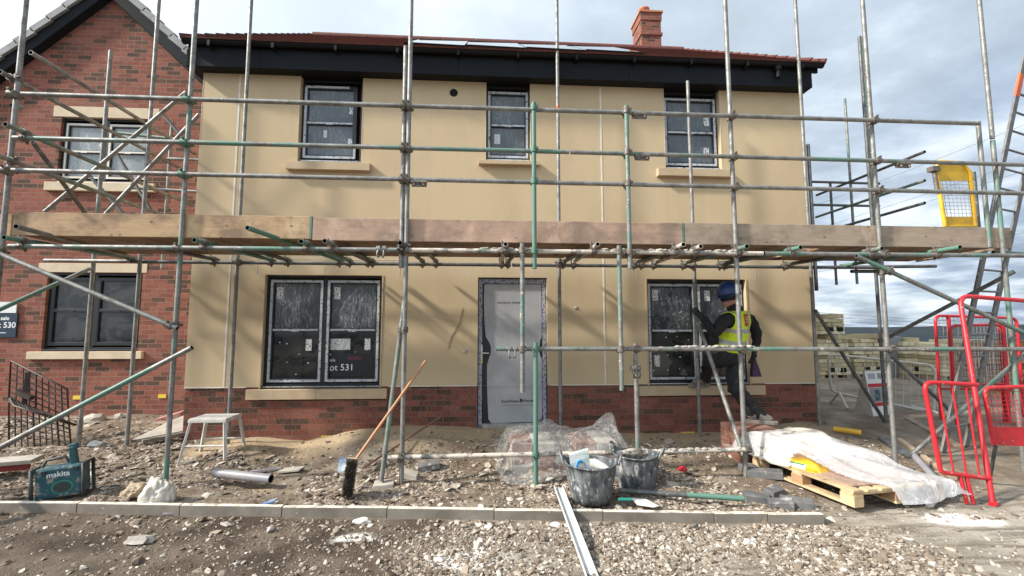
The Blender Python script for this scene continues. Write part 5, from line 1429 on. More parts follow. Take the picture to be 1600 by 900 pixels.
base = height(SX, TY) + .02
wr2 = fbm(SX * 4 + TY * 2, TY * 6 - SX, 3) * .10 + (0.25 - np.abs(fbm(SX * 5 + TY * 4, TY * 7, 2))) * .10
Z = base * (1 - ss(inside)) + (top + wr2) * ss(inside)
Vv = np.stack([SX + fbm(SX * 5, TY * 5, 2) * .08, TY + fbm(SX * 5 + 4, TY * 5, 2) * .06 - .10 * (1 - ss(inside)) * (TY < -1.2), Z], 2)
kp = (fbm(SX * 4 + 2, TY * 4, 3) * .5 + inside > -.12)[:-1, :-1]
tag(sheet('polythene_sheet', Vv, kp, MT['film_clear']), 'crumpled clear plastic film over the low block stack beside the front door', 'plastic sheet')

# ------------------------------------------------------------------ rubber tubs and what is in them
def tub(c, r0, r1, h, name, lab, rot, lean=(0, 0)):
    t = thing('rubber_tub', lab, 'tub', c, 'plaster splashed tubs by the kerb')
    prof = [(r0 * .3, .004), (r0, .0), (r0 + (r1 - r0) * .1, .03)] + [(r0 + (r1 - r0) * (k / 9) + (.0035 if k % 2 else 0), h * k / 9) for k in range(1, 10)] + [(r1 + .012, h), (r1 + .012, h + .012), (r1 - .004, h + .012)] + [(r0 + (r1 - r0) * k / 6 - .006, h * k / 6) for k in range(6, 0, -1)] + [(.001, .015)]
    m = MB(); m.lathe((0, 0, 0), prof, 36)
    vs = []
    for v in m.v:
        a = math.atan2(v[1], v[0]); k = v[2] / h
        sq = 1 + .035 * math.cos(2 * (a - rot)) * k
        lift = .045 * max(0, math.cos(2 * (a - rot))) ** 4 * (k > .85)
        vs.append((c[0] + v[0] * sq + lean[0] * v[2], c[1] + v[1] / sq + lean[1] * v[2], c[2] + v[2] + lift))
    m.v = vs; obj('body', m, MT['tub'], t)
    for s in (0, math.pi):
        d = Vector((math.cos(rot + s), math.sin(rot + s), 0)); e = Vector((-d.y, d.x, 0)); p = Vector(c) + d * (r1 * 1.03 + .004) + Vector((lean[0] * h, lean[1] * h, h + .03))
        m = MB(); m.path([p + e * .075 - Vector((0, 0, .025)), p + e * .062 + d * .02 + Vector((0, 0, .03)), p + e * .025 + d * .035 + Vector((0, 0, .06)), p - e * .025 + d * .035 + Vector((0, 0, .06)), p - e * .062 + d * .02 + Vector((0, 0, .03)), p - e * .075 - Vector((0, 0, .025))], .011, 8)
        obj('handle', m, MT['tub'], t)
    return t
c1 = (1.005, -2.27, -.19); h1 = .32
tub(c1, .175, .232, h1, 'tub', 'front plaster splashed rubber tub on the kerb holding packaging', 2.95)
c2 = (1.565, -1.86, hz(1.565, -1.86) - .01)
tub(c2, .175, .225, .33, 'tub', 'rear plaster splashed rubber tub behind the packaging tub', 2.55, (.03, 0))
m = MB(); m.lathe((c2[0], c2[1], c2[2]), [(.001, .22), (.1, .235), (.205, .225)], 24); tag(obj('plaster', m, MT['plaster']), 'dry white plaster in the rear rubber tub', 'plaster')
m = MB(); m.lathe((c1[0], c1[1], c1[2]), [(.001, .20), (.1, .21), (.205, .20)], 24); tag(obj('rubble', m, MT['slab']), 'grey rubble filling the front rubber tub', 'rubble')
pk = thing('packaging', 'striped cardboard pack with a blue letter standing in the front tub', 'packaging', (.90, -2.30, .0))
q0, q1 = P(889, 711, -2.36), P(919, 703, -2.32)
b0, b1 = P(895, 752, -2.40), P(926, 752, -2.36)
m = MB(); m.prism([b0, b1, q1, q0], (.01, .07, 0)); recalc(obj('carton', m, MT['pack'], pk))
fq = lambda s, t: b0.lerp(b1, s).lerp(q0.lerp(q1, s), t) + Vector((0, -.004, 0))
m = MB(); m.path([fq(.30, .20), fq(.30, .55), fq(.36, .68), fq(.52, .72), fq(.62, .66)], .011, 8); obj('blue_letter', m, MT['blue'], pk)
m = MB(); m.path([fq(.66, .62), fq(.70, .45), fq(.70, .2)], .010, 8); obj('grey_letter', m, MT['pvc_grey'], pk)
m = MB(); a, b = P(923, 742, -2.36), P(943, 748, -2.34); m.prism([a, b, b + Vector((0, .01, .045)), a + Vector((0, .01, .045))], (.01, .05, 0)); recalc(obj('box', m, MT['pack']))
o = bpy.data.objects['box']; o.name = 'small_carton'; tag(o, 'small blue and white carton lying in the front tub beside the striped pack', 'packaging')
m = MB(); a, b = P(921, 727, -2.20), P(969, 744, -2.28)
m.add([a, b, b + Vector((.0, .11, .03)), a.lerp(b, .3) + Vector((0, .13, .055)), a + Vector((0, .10, .03))], [(0, 1, 2, 3, 4)]); m.add([v + Vector((0, 0, -.012)) for v in (a, b, b + Vector((.0, .11, .03)), a.lerp(b, .3) + Vector((0, .13, .055)), a + Vector((0, .10, .03)))], [(4, 3, 2, 1, 0)])
tag(obj('plaster_trowel_board', m, MT['plaster']), 'plaster caked hand board lying across the top of the front tub', 'hand board')

# metal channel across the kerb
m = MB(); p = G(872, 757, -.10); q = Vector((.735, -3.62, -.305)); p.z = -.13
d = (q - p).normalized(); sd = d.cross(Vector((0, 0, 1))).normalized(); un = sd.cross(d).normalized()
mid, hl = (p + q) / 2, (q - p).length / 2
m.obox(mid, d * hl, sd * .038, un * .0012)
for s in (-1, 1): m.obox(mid + sd * .037 * s + un * .016, d * hl, sd * .0012, un * .016)
m.obox(mid + sd * 0.0 + un * .004, d * hl, sd * .010, un * .003)
tag(obj('metal_channel', m, mat('pale_metal_channel', (.68, .69, .69), .45, .15, (.56, .56, .55), 10)), 'long pale metal channel lying across the kerb towards the camera', 'metal channel')

# green and grey tube on the ground with the trowel and a strip of conduit
m = MB(); a, b = G(968, 772, -.17), G(1162, 781, -.17); m.tube(a + Vector((0, 0, .03)), a.lerp(b, .55) + Vector((0, 0, .02)), .024, 12, 0); m.tube(a.lerp(b, .55) + Vector((0, 0, .02)), b + Vector((0, 0, .01)), .024, 12, 1)
tag(obj('scaffold_tube', m, [MT['galv_dark'], MT['green']]), 'loose scaffold tube with a green end lying on rubble behind the kerb', 'scaffold tube')
tr_ = thing('trowel', 'plasterer\'s trowel with a green handle lying in the dirt beside the front tub', 'trowel', G(985, 787, -.18))
a, b = G(966, 786, -.17), G(988, 786, -.17); m = MB(); m.tube(a + Vector((0, 0, .03)), b + Vector((0, 0, .03)), .015, 10); obj('handle', m, MT['teal_handle'], tr_)
m = MB(); pts = [G(x_, y_, -.175) + Vector((0, 0, .02)) for x_, y_ in ((986, 782), (1010, 784), (1030, 795), (1022, 797), (996, 793))]; m.prism(pts, (0, 0, .004)); recalc(obj('blade', m, MT['plaster'], tr_))
# paving bricks
gp = 'charcoal paving bricks in the dirt by the pallet'
labs = ['charcoal paving brick nearest the tub tube end', 'charcoal paving brick lying flat beneath the bottom rail end', 'long dusty charcoal block beside the pallet runner', 'charcoal paving brick touching the pallet side', 'foremost charcoal paving brick beside the kerb', 'charcoal paving brick half sunk in rubble under the standard']
for i, (px, py, az, ln) in enumerate(((1183, 776, -.25, .11), (1210, 770, .5, .10), (1195, 745, -.55, .17), (1170, 738, .3, .10), (1245, 786, -.50, .13), (1220, 786, -.35, .10))):
    c = G(px, py, -.20); cs, sn_ = math.cos(az), math.sin(az)
    m = MB(); m.obox((0, 0, 0), (ln * cs, ln * sn_, .01 * (i % 3 - 1)), (-.05 * sn_, .05 * cs, .01), (0, 0, .036)); z = hz(c.x, c.y)
    m.v = [(v[0] + c.x, v[1] + c.y, v[2] + z + .035) for v in m.v]
    tag(obj('paving_brick', m, MT['paver'], bevel=.006), labs[i], 'paving brick', gp)
for i, (px, py, mt, ln, w, lab) in enumerate(((670, 735, 'paver', .12, .05, 'dark brick lying in rubble behind the leaning prop'), (600, 755, 'slab', .10, .06, 'pale broken slab piece at the foot of the leaning prop'), (640, 745, 'slab', .09, .05, 'grey slab fragment beside the green prop foot'),
                                             (540, 738, 'slab', .06, .04, 'broken block just behind the broom head'), (1020, 738, 'slab', .08, .06, 'grey block piece right of the rear tub'))):
    c = G(px, py, -.19); z = hz(c.x, c.y); m = MB(); a = random.uniform(-.4, .4)
    m.obox((c.x, c.y, z + .03), (ln * math.cos(a), ln * math.sin(a), random.uniform(-.02, .02)), (-w * math.sin(a), w * math.cos(a), .01), (0, 0, .032))
    tag(obj('broken_block', m, MT[mt], bevel=.006), lab, 'broken block')
c = G(1066, 737, -.17); m = lump_mesh((c.x, c.y, -.15), .05, .04, .04, 1, .15); tag(obj('red_plug', m, MT['red']), 'small red plastic cap lying on the rubble', 'plastic cap')
m = MB(); a, b = P(1303, 674, -.55), P(1346, 680, -.75); a.z = hz(a.x, a.y) + .05; b.z = a.z - .01; m.tube(a, b, .035, 12); tag(obj('yellow_duct', m, MT['yellow']), 'short yellow duct lying behind the polythene heap', 'duct')

# ------------------------------------------------------------------ broom, bar, stool, radio and other gear
br = thing('broom', 'yard broom with an orange handle resting against the scaffold prop', 'broom', G(547, 775, -.2))
hb, ht = G(547, 776, -.2), P(549, 716, -2.0)
yB = hb.y
q = lambda px, py, o=0: P(px, py, yB + o)
m = MB(); c0, c1 = q(541, 773), q(549, 718); dv = (c1 - c0); m.obox((c0 + c1) / 2 + Vector((0, .05, 0)), dv / 2, (dv.normalized().cross(Vector((0, 1, 0)))) * .05, Vector((0, .022, 0))); obj('head', m, MT['plank'], br, bevel=.006)
m = MB()
rb = random.Random(5)
for i in range(420):
    s, t = rb.random(), rb.uniform(-1, 1)
    p = c0.lerp(c1, s) + (dv.normalized().cross(Vector((0, 1, 0)))) * (.055 * t) + Vector((0, .03, 0))
    e = p + Vector((rb.uniform(-.025, .035) + .05 * t, -.10 - rb.random() * .03, rb.uniform(-.02, .02))); m.tube(p, e, .0042, 4, r2=.002)
obj('bristles', m, MT['bristle'], br)
hA, hB = q(553, 722, .05), P(665, 564, YO + .1)
m = MB(); m.tube(hA, hB, .0135, 12); obj('handle', m, MT['wood_handle'], br)
m = MB(); a = q(527, 738, .05); m.prism([a, q(543, 735, .05), q(546, 718, .08), q(530, 716, .08)], (0, .03, 0)); tag(recalc(obj('blue_wrapper', m, MT['cyan_bits'])), 'crumpled blue and white wrapper lying behind the broom head', 'wrapper')
m = MB(); m.tube(G(566, 735, -.15) + Vector((0, 0, .02)), P(692, 649, -.35), .013, 10); tag(obj('rusty_bar', m, MT['rust']), 'thin rusty bar propped from the rubble up towards the brick base', 'bar')

st = thing('hop_up_stool', 'white splashed aluminium hop-up stool standing on rubble by the corner of the house', 'step stool', (-3.25, -.85, -.12))
yf_, yk_ = -.98, -.62
tA, tB = P(279, 655, yf_), P(363, 655, yf_); zt = tA.z; tC = P(340, 640, yk_).x
x0, x1 = -3.50, -2.93
x0, x1 = tA.x + .10, tB.x - .07
m = MB(); m.box(x0, x1, yf_, yk_, zt - .045, zt - .012)
for k in range(5): yy = yf_ + .01 + k * (yk_ - yf_ - .02) / 5; m.box(x0 + .006, x1 - .006, yy, yy + .058, zt - .012, zt)
obj('top', m, MT['barrier_galv'], st, bevel=.003)
for sx, sy in ((0, 0), (1, 0), (0, 1), (1, 1)):
    xx = x1 if sx else x0; xb = xx + (.03 if sx else -.06); yy = yk_ - .02 if sy else yf_ + .02; y2 = yy + (.06 if sy else -.05)
    g = hz(xb, y2); m = MB(); m.bar((xx + (-.02 if sx else .02), yy, zt - .04), (xb, y2, g - .005), .035, .025); obj('leg', m, MT['barrier_galv'], st, bevel=.002)
m = MB(); m.tube((x0 - .03, yf_ - .01, zt - .30), (x1 + .01, yf_ - .01, zt - .30), .011, 8); obj('rung', m, MT['barrier_galv'], st); m = MB(); m.tube((x0 - .03, yk_ + .02, zt - .30), (x1 + .01, yk_ + .02, zt - .30), .011, 8); obj('rung', m, MT['barrier_galv'], st)

# site radio
ra_c = G(100, 765, -.16); rz = .30; ra_c.z = hz(ra_c.x, ra_c.y)
ra = thing('site_radio', 'teal site radio with bumper frame and upright handle standing tilted in the rubble', 'radio', ra_c)
ca, sa = math.cos(rz), math.sin(rz); RXx, RYy, RZz = Vector((ca, sa, .09)).normalized(), Vector((-sa, ca, 0)), Vector((-.09, 0, 1)).normalized()
RC = ra_c + RZz * .155
def RP(u, v, w): return RC + RXx * u + RYy * v + RZz * w
m = MB(); m.obox(RC, RXx * .175, RYy * .09, RZz * .14); obj('case', m, MT['teal'], ra, bevel=.02)
for s in (-1, 1): m = MB(); m.path([RP(.19 * s, -.10, -.15), RP(.19 * s, -.10, .14), RP(.19 * s, .10, .14), RP(.19 * s, .10, -.15)], .016, 8, closed=True); obj('bumper', m, MT['rubber'], ra)
m = MB(); vs = [RP(.065 * math.cos(a_) * (1 if abs(math.cos(a_)) < 2 else 1) + .03, -.0935, .048 * math.sin(a_) - .045) for a_ in [k * 2 * math.pi / 24 for k in range(24)]]; m.prism(vs, RYy * -.004); recalc(obj('speaker', m, MT['rubber'], ra))
m = MB(); vs = [RP(.082 * math.cos(a_) + .03, -.0915, .062 * math.sin(a_) - .045) for a_ in [k * 2 * math.pi / 24 for k in range(24)]]; m.prism(vs, RYy * -.002); recalc(obj('speaker_rim', m, MT['teal_handle'], ra))
m = MB(); m.bar(RP(.09, 0, .13), RP(.07, 0, .30), .055, .06, RYy); m.bar(RP(.05, 0, .29), RP(.115, 0, .30), .06, .05, RYy); obj('battery', m, MT['teal'], ra, bevel=.012)
m = MB(); m.path([RP(-.15, 0, .14), RP(-.12, 0, .20), RP(.02, 0, .21), RP(.05, 0, .15)], .013, 8); obj('handle', m, MT['rubber'], ra)
for u_ in (-.10, .135):
    m = MB(); m.tube(RP(u_, -.088, .105), RP(u_, -.108, .105), .017, 12); obj('knob', m, MT['rubber'], ra)
m = MB()
for k in range(6): m.bar(RP(-.03, -.0945, -.075 + k * .012), RP(.09, -.0945, -.075 + k * .012), .003, .003, RYy)
obj('grille', m, MT['teal_handle'], ra)
lettering('makita', .065, RP(-.085, -.0925, .055), RXx, RZz, MT['ink_white'], ra, bold=.001)

# black wire cage by the brick house
cg = thing('wire_cage', 'black folding wire mesh cage lying askew before the brick house wall', 'wire cage', G(55, 705, -.02))
def lattice(bl, br, tr, tl, nu, nv, r=.0075, frame=.013):
    m = MB(); f = lambda s, t: bl.lerp(br, s).lerp(tl.lerp(tr, s), t)
    for i in range(1, nu): m.tube(f(i / nu, 0), f(i / nu, 1), r * (1.5 if i % 4 == 0 else 1), 6)
    for j in range(1, nv): m.tube(f(0, j / nv), f(1, j / nv), r, 6)
    m.path([bl, br, tr, tl], frame, 7, closed=True); return m
yc = -.15
A, B, Cc, D = P(14, 622, yc), P(108, 660, yc), P(105, 608, yc + .12), P(17, 564, yc + .12)
obj('upper_panel', lattice(A, B, Cc, D, 9, 6), MT['wire_black'], cg)
E_, F_ = P(118, 664, yc - .38), P(22, 634, yc - .42)
obj('shelf', lattice(A, B, E_, F_, 16, 4), MT['wire_black'], cg)
A2, B2, C2, D2 = P(14, 700, yc - .1), P(112, 706, yc - .1), P(108, 662, yc - .02), P(14, 628, yc - .02)
obj('back_panel', lattice(A2, B2, C2, D2, 10, 6), MT['wire_black'], cg)
A3, B3 = P(20, 706, yc - .45), P(116, 712, yc - .45)

m = MB(); m.bar(P(38, 632, yc - .04), P(44, 582, yc + .05), .05, .03); m.bar(P(28, 612, yc - .03), P(50, 622, yc - .05), .06, .05); obj('latch', m, MT['wire_black'], cg)

# planks at the picture's left edge, red edged
pl_ = thing('plank', 'dusty wide plank on a red-painted timber at the left end of the kerb', 'plank', G(30, 735, -.1))
a, b = G(-90, 728, -.02), G(62, 716, -.02); m = MB(); m.bar(a + Vector((0, -.02, 0)), b + Vector((.0, -.02, 0)), .26, .04); obj('board', m, MT['slab'], pl_, bevel=.004)
m = MB(); m.bar(a + Vector((0, -.09, -.055)), b + Vector((-.02, -.09, -.055)), .07, .06); obj('red_edge', m, mat('faded_red', (.22, .03, .025), .7), pl_)
# black tyre edge on the kerb at the very left
tc_ = G(-74, 800, -.2); m = MB()
m.path([Vector((tc_.x, tc_.y + .28 * math.cos(a_), tc_.z + .16 + .20 * math.sin(a_))) for a_ in [k * 2 * math.pi / 20 for k in range(20)]], .055, 10, closed=True)
tag(obj('tyre', m, MT['rubber']), 'black tyre just showing at the left edge above the kerb', 'tyre')
# crumpled white sack
c = G(238, 783, -.19); m = crumple_mesh((c.x, c.y + .06, -.19), .145, .11, .17, .34, .95, 5.3)
tag(obj('crumpled_sack', m, MT['poly_bag']), 'crumpled whitish plastic sack lying behind the kerb', 'sack')
c = G(212, 775, -.19); tag(obj('sack_scrap', crumple_mesh((c.x, c.y + .06, -.18), .15, .10, .085, .35, 1.8, 7.7), mat('tan_sacking', (.40, .31, .21), .8, 0, (.30, .23, .16), 7)), 'brownish flat scrap of sacking beside the crumpled white sack', 'sacking')
# pipe and scraps
m = MB(); a, b = G(333, 748, -.16), G(421, 757, -.18); m.tube(a + Vector((0, .03, .05)), b + Vector((0, .03, .045)), .045, 16, hollow=.86, mi_in=1); tag(obj('drain_pipe', m, [MT['pvc_grey'], MT['void']]), 'short dusty grey plastic pipe lying in the rubble', 'pipe')
for i, (px, py, ln, w, mt, lab) in enumerate(((455, 735, .12, .07, 'slab', 'thin grey slab chip lying behind the plastic pipe'), (415, 735, .16, .02, 'pvc_grey', 'thin grey offcut across the end of the plastic pipe'), (420, 783, .05, .04, 'cyan_bits', 'small foil scrap on rubble in front of the pipe'))):
    c = G(px, py, -.18); a = -.1 + .2 * i; z = hz(c.x, c.y); m = MB(); m.obox((c.x, c.y, z + .03), (ln * math.cos(a), ln * math.sin(a), .012), (-w * math.sin(a), w * math.cos(a), .0), (0, 0, .009)); tag(obj('offcut', m, MT[mt]), lab, 'offcut')
# slabs against the houses
pc = thing('paving_slab', 'pale paving slab tilted on the earth between the two houses', 'slab', G(260, 680, -.02))
a, b, c_, d_ = P(205, 688, -.15), P(292, 672, .12), P(292, 647, .55), P(252, 664, .75)
m = MB(); m.prism([a, b, c_, d_], (0, 0, -.05)); recalc(obj('slab', m, MT['slab'], pc))
o = bpy.data.objects['slab']; o.name = 'slab_face'
m = MB(); a, b = P(222, 690, -.30), P(292, 677, .05); m.bar(a, b, .08, .045); tag(obj('concrete_lath', m, MT['concrete'], bevel=.004), 'narrow concrete length lying in front of the tilted slab', 'concrete length')
m = MB(); c = P(262, 655, 1.0); m.obox(c, (.20, .05, .06), (-.04, .12, 0), (-.02, 0, .05)); tag(obj('red_bag', m, mat('red_sack', (.33, .05, .05), .6, 0, (.45, .36, .32), 6)), 'red and pale sack lying against the brick wall', 'sack')
for i, (px, py, y, r_, lab) in enumerate(((150, 640, .9, .16, 'broken concrete lump by the left scaffold standard'), (190, 632, 1.1, .10, 'light stone against the brick wall'), (148, 706, -.3, .09, 'white rounded lump at the foot of the standard'))):
    c = P(px, py, y); z = hz(c.x, c.y); tag(obj('stone_lump', lump_mesh((c.x, c.y, z + .02), r_, r_ * .7, r_ * .55, 1, .2), MT['slab' if i < 2 else 'plaster']), lab, 'stone')
# big pieces on the street side
for i, (px, py, sx, sz, lab, mt) in enumerate(((215, 862, .10, .045, 'large flat grey rock at the front left of the street', 'slab'), (1085, 838, .05, .03, 'chunky pale stone below the kerb', 'concrete'), (868, 833, .05, .022, 'pale flat stone left of the metal channel', 'plaster'), (1170, 862, .045, .03, 'rounded white stone on the right gravel', 'plaster'),
                                               (565, 828, .08, .03, 'grey lump of set mortar below the kerb', 'plaster'), (685, 890, .04, .02, 'flat pale stone at the bottom edge', 'plaster'), (905, 862, .04, .02, 'sharp light stone beside the channel', 'plaster'))):
    c = G(px, py, -.33); z = hz(c.x, c.y); tag(obj('rock', lump_mesh((c.x, c.y, z + sz * .3), sx, sx * .55, sz, 1, .22), MT[mt]), lab, 'rock', 'single larger stones on the street')
m = MB(); a = G(322, 806, -.30); m = crumple_mesh((a.x, a.y, hz(a.x, a.y) + .02), .06, .03, .035, .5, 2.0, 1.0); tag(obj('blue_scrap', m, MT['cyan_bits']), 'blue and white plastic scrap against the kerb face', 'scrap')
c = G(275, 812, -.32); m = MB(); m.obox((c.x, c.y, hz(c.x, c.y) + .012), (.10, .01, .0), (0, .02, 0), (0, 0, .008)); tag(obj('pale_strip', m, MT['pvc_grey']), 'thin grey plastic strip against the kerb face', 'strip')
# bent concrete or plastic length by the barrier
m = MB(); m.path([P(1428, 712, -1.6), P(1468, 755, -2.1), P(1483, 752, -2.2), P(1475, 765, -2.35), P(1452, 787, -2.55)], .035, 8); tag(obj('bent_trim', m, MT['pvc_grey']), 'bent grey trim lying between the polythene heap and the red barrier', 'trim')
for i, (a, b, w, lab) in enumerate((((1405, 690), (1490, 735), .05, 'weathered timber batten lying on mud behind the polythene heap'), ((1420, 668), (1500, 700), .09, 'dark plank lying behind the ladder foot'), ((1380, 690), (1425, 712), .12, 'broad grey board flat on the mud by the standard'))):
    p, q = G(*a, -.1), G(*b, -.12); p.z = hz(p.x, p.y) + .02; q.z = hz(q.x, q.y) + .02; m = MB(); m.bar(p, q, w, .03); tag(obj('batten', m, MT['plank' if i == 0 else 'galv_dark' if i == 2 else 'board_grey']), lab, 'timber')

# ------------------------------------------------------------------ the worker at the window
MT['jacket'] = mat('black_jacket', (.006, .006, .0065), .9, 0, (.012, .012, .013), 14, bump=.5, bscale=22, bdist=.02)
MT['trousers'] = mat('dusty_black_trousers', (.008, .008, .009), .9, 0, (.020, .020, .021), 9, bump=.7, bscale=20, bdist=.025, col3=(.13, .125, .115), n3=24, t3=.62)
MT['skin'] = mat('skin', (.33, .165, .12), .6)
MT['glove'] = mat('black_glove', (.014, .014, .016), .7)
MT['boot'] = mat('dusty_boot', (.27, .24, .21), .85, 0, (.16, .14, .12), 14)
MT['helmet'] = mat('blue_helmet', (.010, .055, .20), .33, 0, (.008, .035, .13), 5, col3=(.25, .28, .30), n3=16, t3=.70)
MT['cloth_purple'] = mat('purple_cloth', (.075, .03, .075), .9, 0, (.045, .018, .045), 8)
def make_vest():
    m, nt, b = newmat('hi_vis_yellow'); b.inputs['Roughness'].default_value = .65
    v = ncoord(nt)
    c = nmix(nt, nramp(nt, nnoise(nt, v, 9, 4), [(.35, 0.), (.65, 1.)]), (.62, .80, .02), (.52, .68, .02))
    nt.links.new(c, b.inputs['Base Color']); nbump(nt, b, nnoise(nt, v, 16, 3, .6, 1.5), .5, .02)
    return m
MT['vest'] = make_vest()
MT['reflective'] = mat('silver_reflective_band', (.36, .36, .36), .4, .2)
man_base = P(1150, 640, -.7); man_base.z = .2
man = thing('person', 'worker in blue helmet and yellow hi-vis vest stepping up onto the window sill', 'person', man_base)
J = {}
def jt(n, px, py, y): J[n] = P(px, py, y)
jt('pelvis', 1142, 556, -.72); jt('waist', 1145, 534, -.74); jt('chest', 1150, 506, -.78); jt('neck', 1150, 486, -.80); jt('skull', 1141, 468, -.81); jt('crown', 1137, 448, -.81)
jt('chin', 1130, 480, -.79); jt('nose', 1127, 469, -.77); jt('ear', 1146, 466, -.90)
jt('l_sh', 1131, 497, -.95); jt('l_el', 1117, 525, -1.00); jt('l_wr', 1100, 499, -.86)
jt('r_sh', 1171, 496, -.62); jt('r_el', 1184, 524, -.62); jt('r_wr', 1179, 548, -.66)
jt('l_hip', 1131, 562, -.78); jt('l_kn', 1109, 566, -.32); jt('l_an', 1102, 597, -.06)
jt('r_hip', 1151, 562, -.66); jt('r_kn', 1147, 603, -.86); jt('r_an', 1181, 646, -.95)
l_toe = Vector((J['l_an'].x - .20, -.06, .59)); J['l_an'].z = max(J['l_an'].z, .64); J['l_heel'] = Vector((J['l_an'].x + .03, -.03, .585)); J['l_toe'] = l_toe
J['r_an'].z = .315; J['r_heel'] = J['r_an'] + Vector((-.06, .03, -.065)); J['r_toe'] = J['r_an'] + Vector((.17, -.09, -.068))
l_dir = (J['l_wr'] - J['l_el']).normalized(); r_dir = (J['r_wr'] - J['r_el']).normalized()
J['l_palm'] = J['l_wr'] + l_dir * .075 + Vector((-.03, .01, 0)); J['r_palm'] = J['r_wr'] + r_dir * .08
bones = [('pelvis', 'waist'), ('waist', 'chest'), ('chest', 'neck'), ('neck', 'skull'), ('skull', 'crown'), ('skull', 'chin'), ('skull', 'nose'), ('skull', 'ear'),
         ('chest', 'l_sh'), ('l_sh', 'l_el'), ('l_el', 'l_wr'), ('l_wr', 'l_palm'), ('chest', 'r_sh'), ('r_sh', 'r_el'), ('r_el', 'r_wr'), ('r_wr', 'r_palm'),
         ('pelvis', 'l_hip'), ('l_hip', 'l_kn'), ('l_kn', 'l_an'), ('l_an', 'l_heel'), ('l_an', 'l_toe'), ('pelvis', 'r_hip'), ('r_hip', 'r_kn'), ('r_kn', 'r_an'), ('r_an', 'r_heel'), ('r_an', 'r_toe')]
RAD = dict(pelvis=.150, waist=.140, chest=.140, neck=.062, skull=.084, crown=.078, chin=.036, nose=.011, ear=.016, l_sh=.088, l_el=.078, l_wr=.052, l_palm=.034, r_sh=.080, r_el=.068, r_wr=.042, r_palm=.034,
           l_hip=.118, l_kn=.100, l_an=.072, l_heel=.042, l_toe=.036, r_hip=.122, r_kn=.112, r_an=.084, r_heel=.042, r_toe=.036)
# fingers
for s, d, side, up_ in (('l', l_dir, Vector((.25, .2, .95)), Vector((-.5, -.8, 0))), ('r', r_dir, Vector((.3, -.9, 0)), Vector((-1, 0, 0)))):
    side = (side - d * side.dot(d)).normalized(); p = J[s + '_palm']; cu = up_
    for k, ln in enumerate((.068, .078, .072, .056)):
        o_ = side * ((1.5 - k) * .022)
        a, b_, c_ = f'{s}_f{k}a', f'{s}_f{k}b', f'{s}_f{k}c'
        J[a] = p + o_ + d * .038; J[b_] = J[a] + d * ln * .55 + cu * .008; J[c_] = J[b_] + (d * .6 + cu * .7).normalized() * ln * .5
        RAD[a] = .0105; RAD[b_] = .0098; RAD[c_] = .0085
        bones += [(s + '_palm', a), (a, b_), (b_, c_)]
    a, b_ = f'{s}_ta', f'{s}_tb'; J[a] = J[s + '_wr'].lerp(p, .7) + side * .042 + cu * .01; J[b_] = J[a] + (d + side * .5).normalized() * .045
    RAD[a] = .012; RAD[b_] = .010; bones += [(s + '_palm', a), (a, b_)]
names = list(J); idx = {n: i for i, n in enumerate(names)}
me = bpy.data.meshes.new('worker_skeleton'); me.from_pydata([J[n] - man_base for n in names], [(idx[a], idx[b]) for a, b in bones], []); me.update()
tmp = bpy.data.objects.new('worker_skeleton', me); COL.objects.link(tmp)
sk = tmp.modifiers.new('skin', 'SKIN'); sk.use_smooth_shade = True; sk.branch_smoothing = .3
if not me.skin_vertices: me.attributes  # the modifier adds the layer
for n in names:
    v = me.skin_vertices[0].data[idx[n]]; r_ = RAD[n]
    v.radius = (r_, r_); v.use_root = (n == 'pelvis')
sb = tmp.modifiers.new('subsurf', 'SUBSURF'); sb.levels = 2; sb.render_levels = 2
dg = bpy.context.evaluated_depsgraph_get(); dg.update()
bme = bpy.data.meshes.new_from_object(tmp.evaluated_get(dg)); bpy.data.objects.remove(tmp, do_unlink=True)
bme.name = 'body'
bm_mats = ['jacket', 'trousers', 'skin', 'glove', 'boot']
bme.materials.clear()
for k in bm_mats: bme.materials.append(MT[k])
body_p = {}
def region(bn):
    a, b = bn
    if a in ('skull',) or b in ('skull',) : return 2
    if a.endswith('_wr') or '_palm' in a or '_f' in a or '_t' in a and a.endswith('a'): return 3
    if b.endswith(('_heel', '_toe')): return 4
    if b.endswith(('_kn', '_an', '_hip')) : return 1
    return 0
segs_ = [(J[a] - man_base, J[b] - man_base, region((a, b)), RAD[a], RAD[b]) for a, b in bones]
nreg = []; torso = []
for pl in bme.polygons:
    c = pl.center; best = None
    for k, (a, b, rg, ra_, rb2) in enumerate(segs_):
        ab = b - a; t = max(0, min(1, (c - a).dot(ab) / ab.length_squared)); d = (c - (a + ab * t)).length - (ra_ + (rb2 - ra_) * t)
        if best is None or d < best[0]: best = (d, rg, k, t)
    rg = best[1]
    if bones[best[2]] == ('neck', 'skull'): rg = 0 if best[3] < .45 else 2
    if bones[best[2]] == ('pelvis', 'waist') and best[3] < .25: rg = 1
    if bones[best[2]] in (('l_an', 'l_heel'), ('l_an', 'l_toe'), ('r_an', 'r_heel'), ('r_an', 'r_toe')) and c.z > (J[bones[best[2]][0]].z - man_base.z) + .0: rg = 1
    pl.material_index = rg; pl.use_smooth = True
    torso.append(bones[best[2]] in (('pelvis', 'waist'), ('waist', 'chest'), ('chest', 'neck'), ('chest', 'l_sh'), ('chest', 'r_sh')))
bme.update()
for v in bme.vertices:
    q = v.co * 7.0; d = v.co * 17.0
    amp = .010 * (abs(mnoise.noise(Vector((q.x, q.y, q.z * 1.7)))) * 2 - .5) + .005 * (abs(mnoise.noise(d)) * 2 - .5)
    rg = min(((v.co - (a + (b - a) * max(0, min(1, (v.co - a).dot(b - a) / (b - a).length_squared)))).length - (ra_ + rb2) / 2, g_) for a, b, g_, ra_, rb2 in segs_)[1]
    if rg in (0, 1): v.co += v.normal * amp * (1.0 if rg == 0 else 1.5)
bme.update()
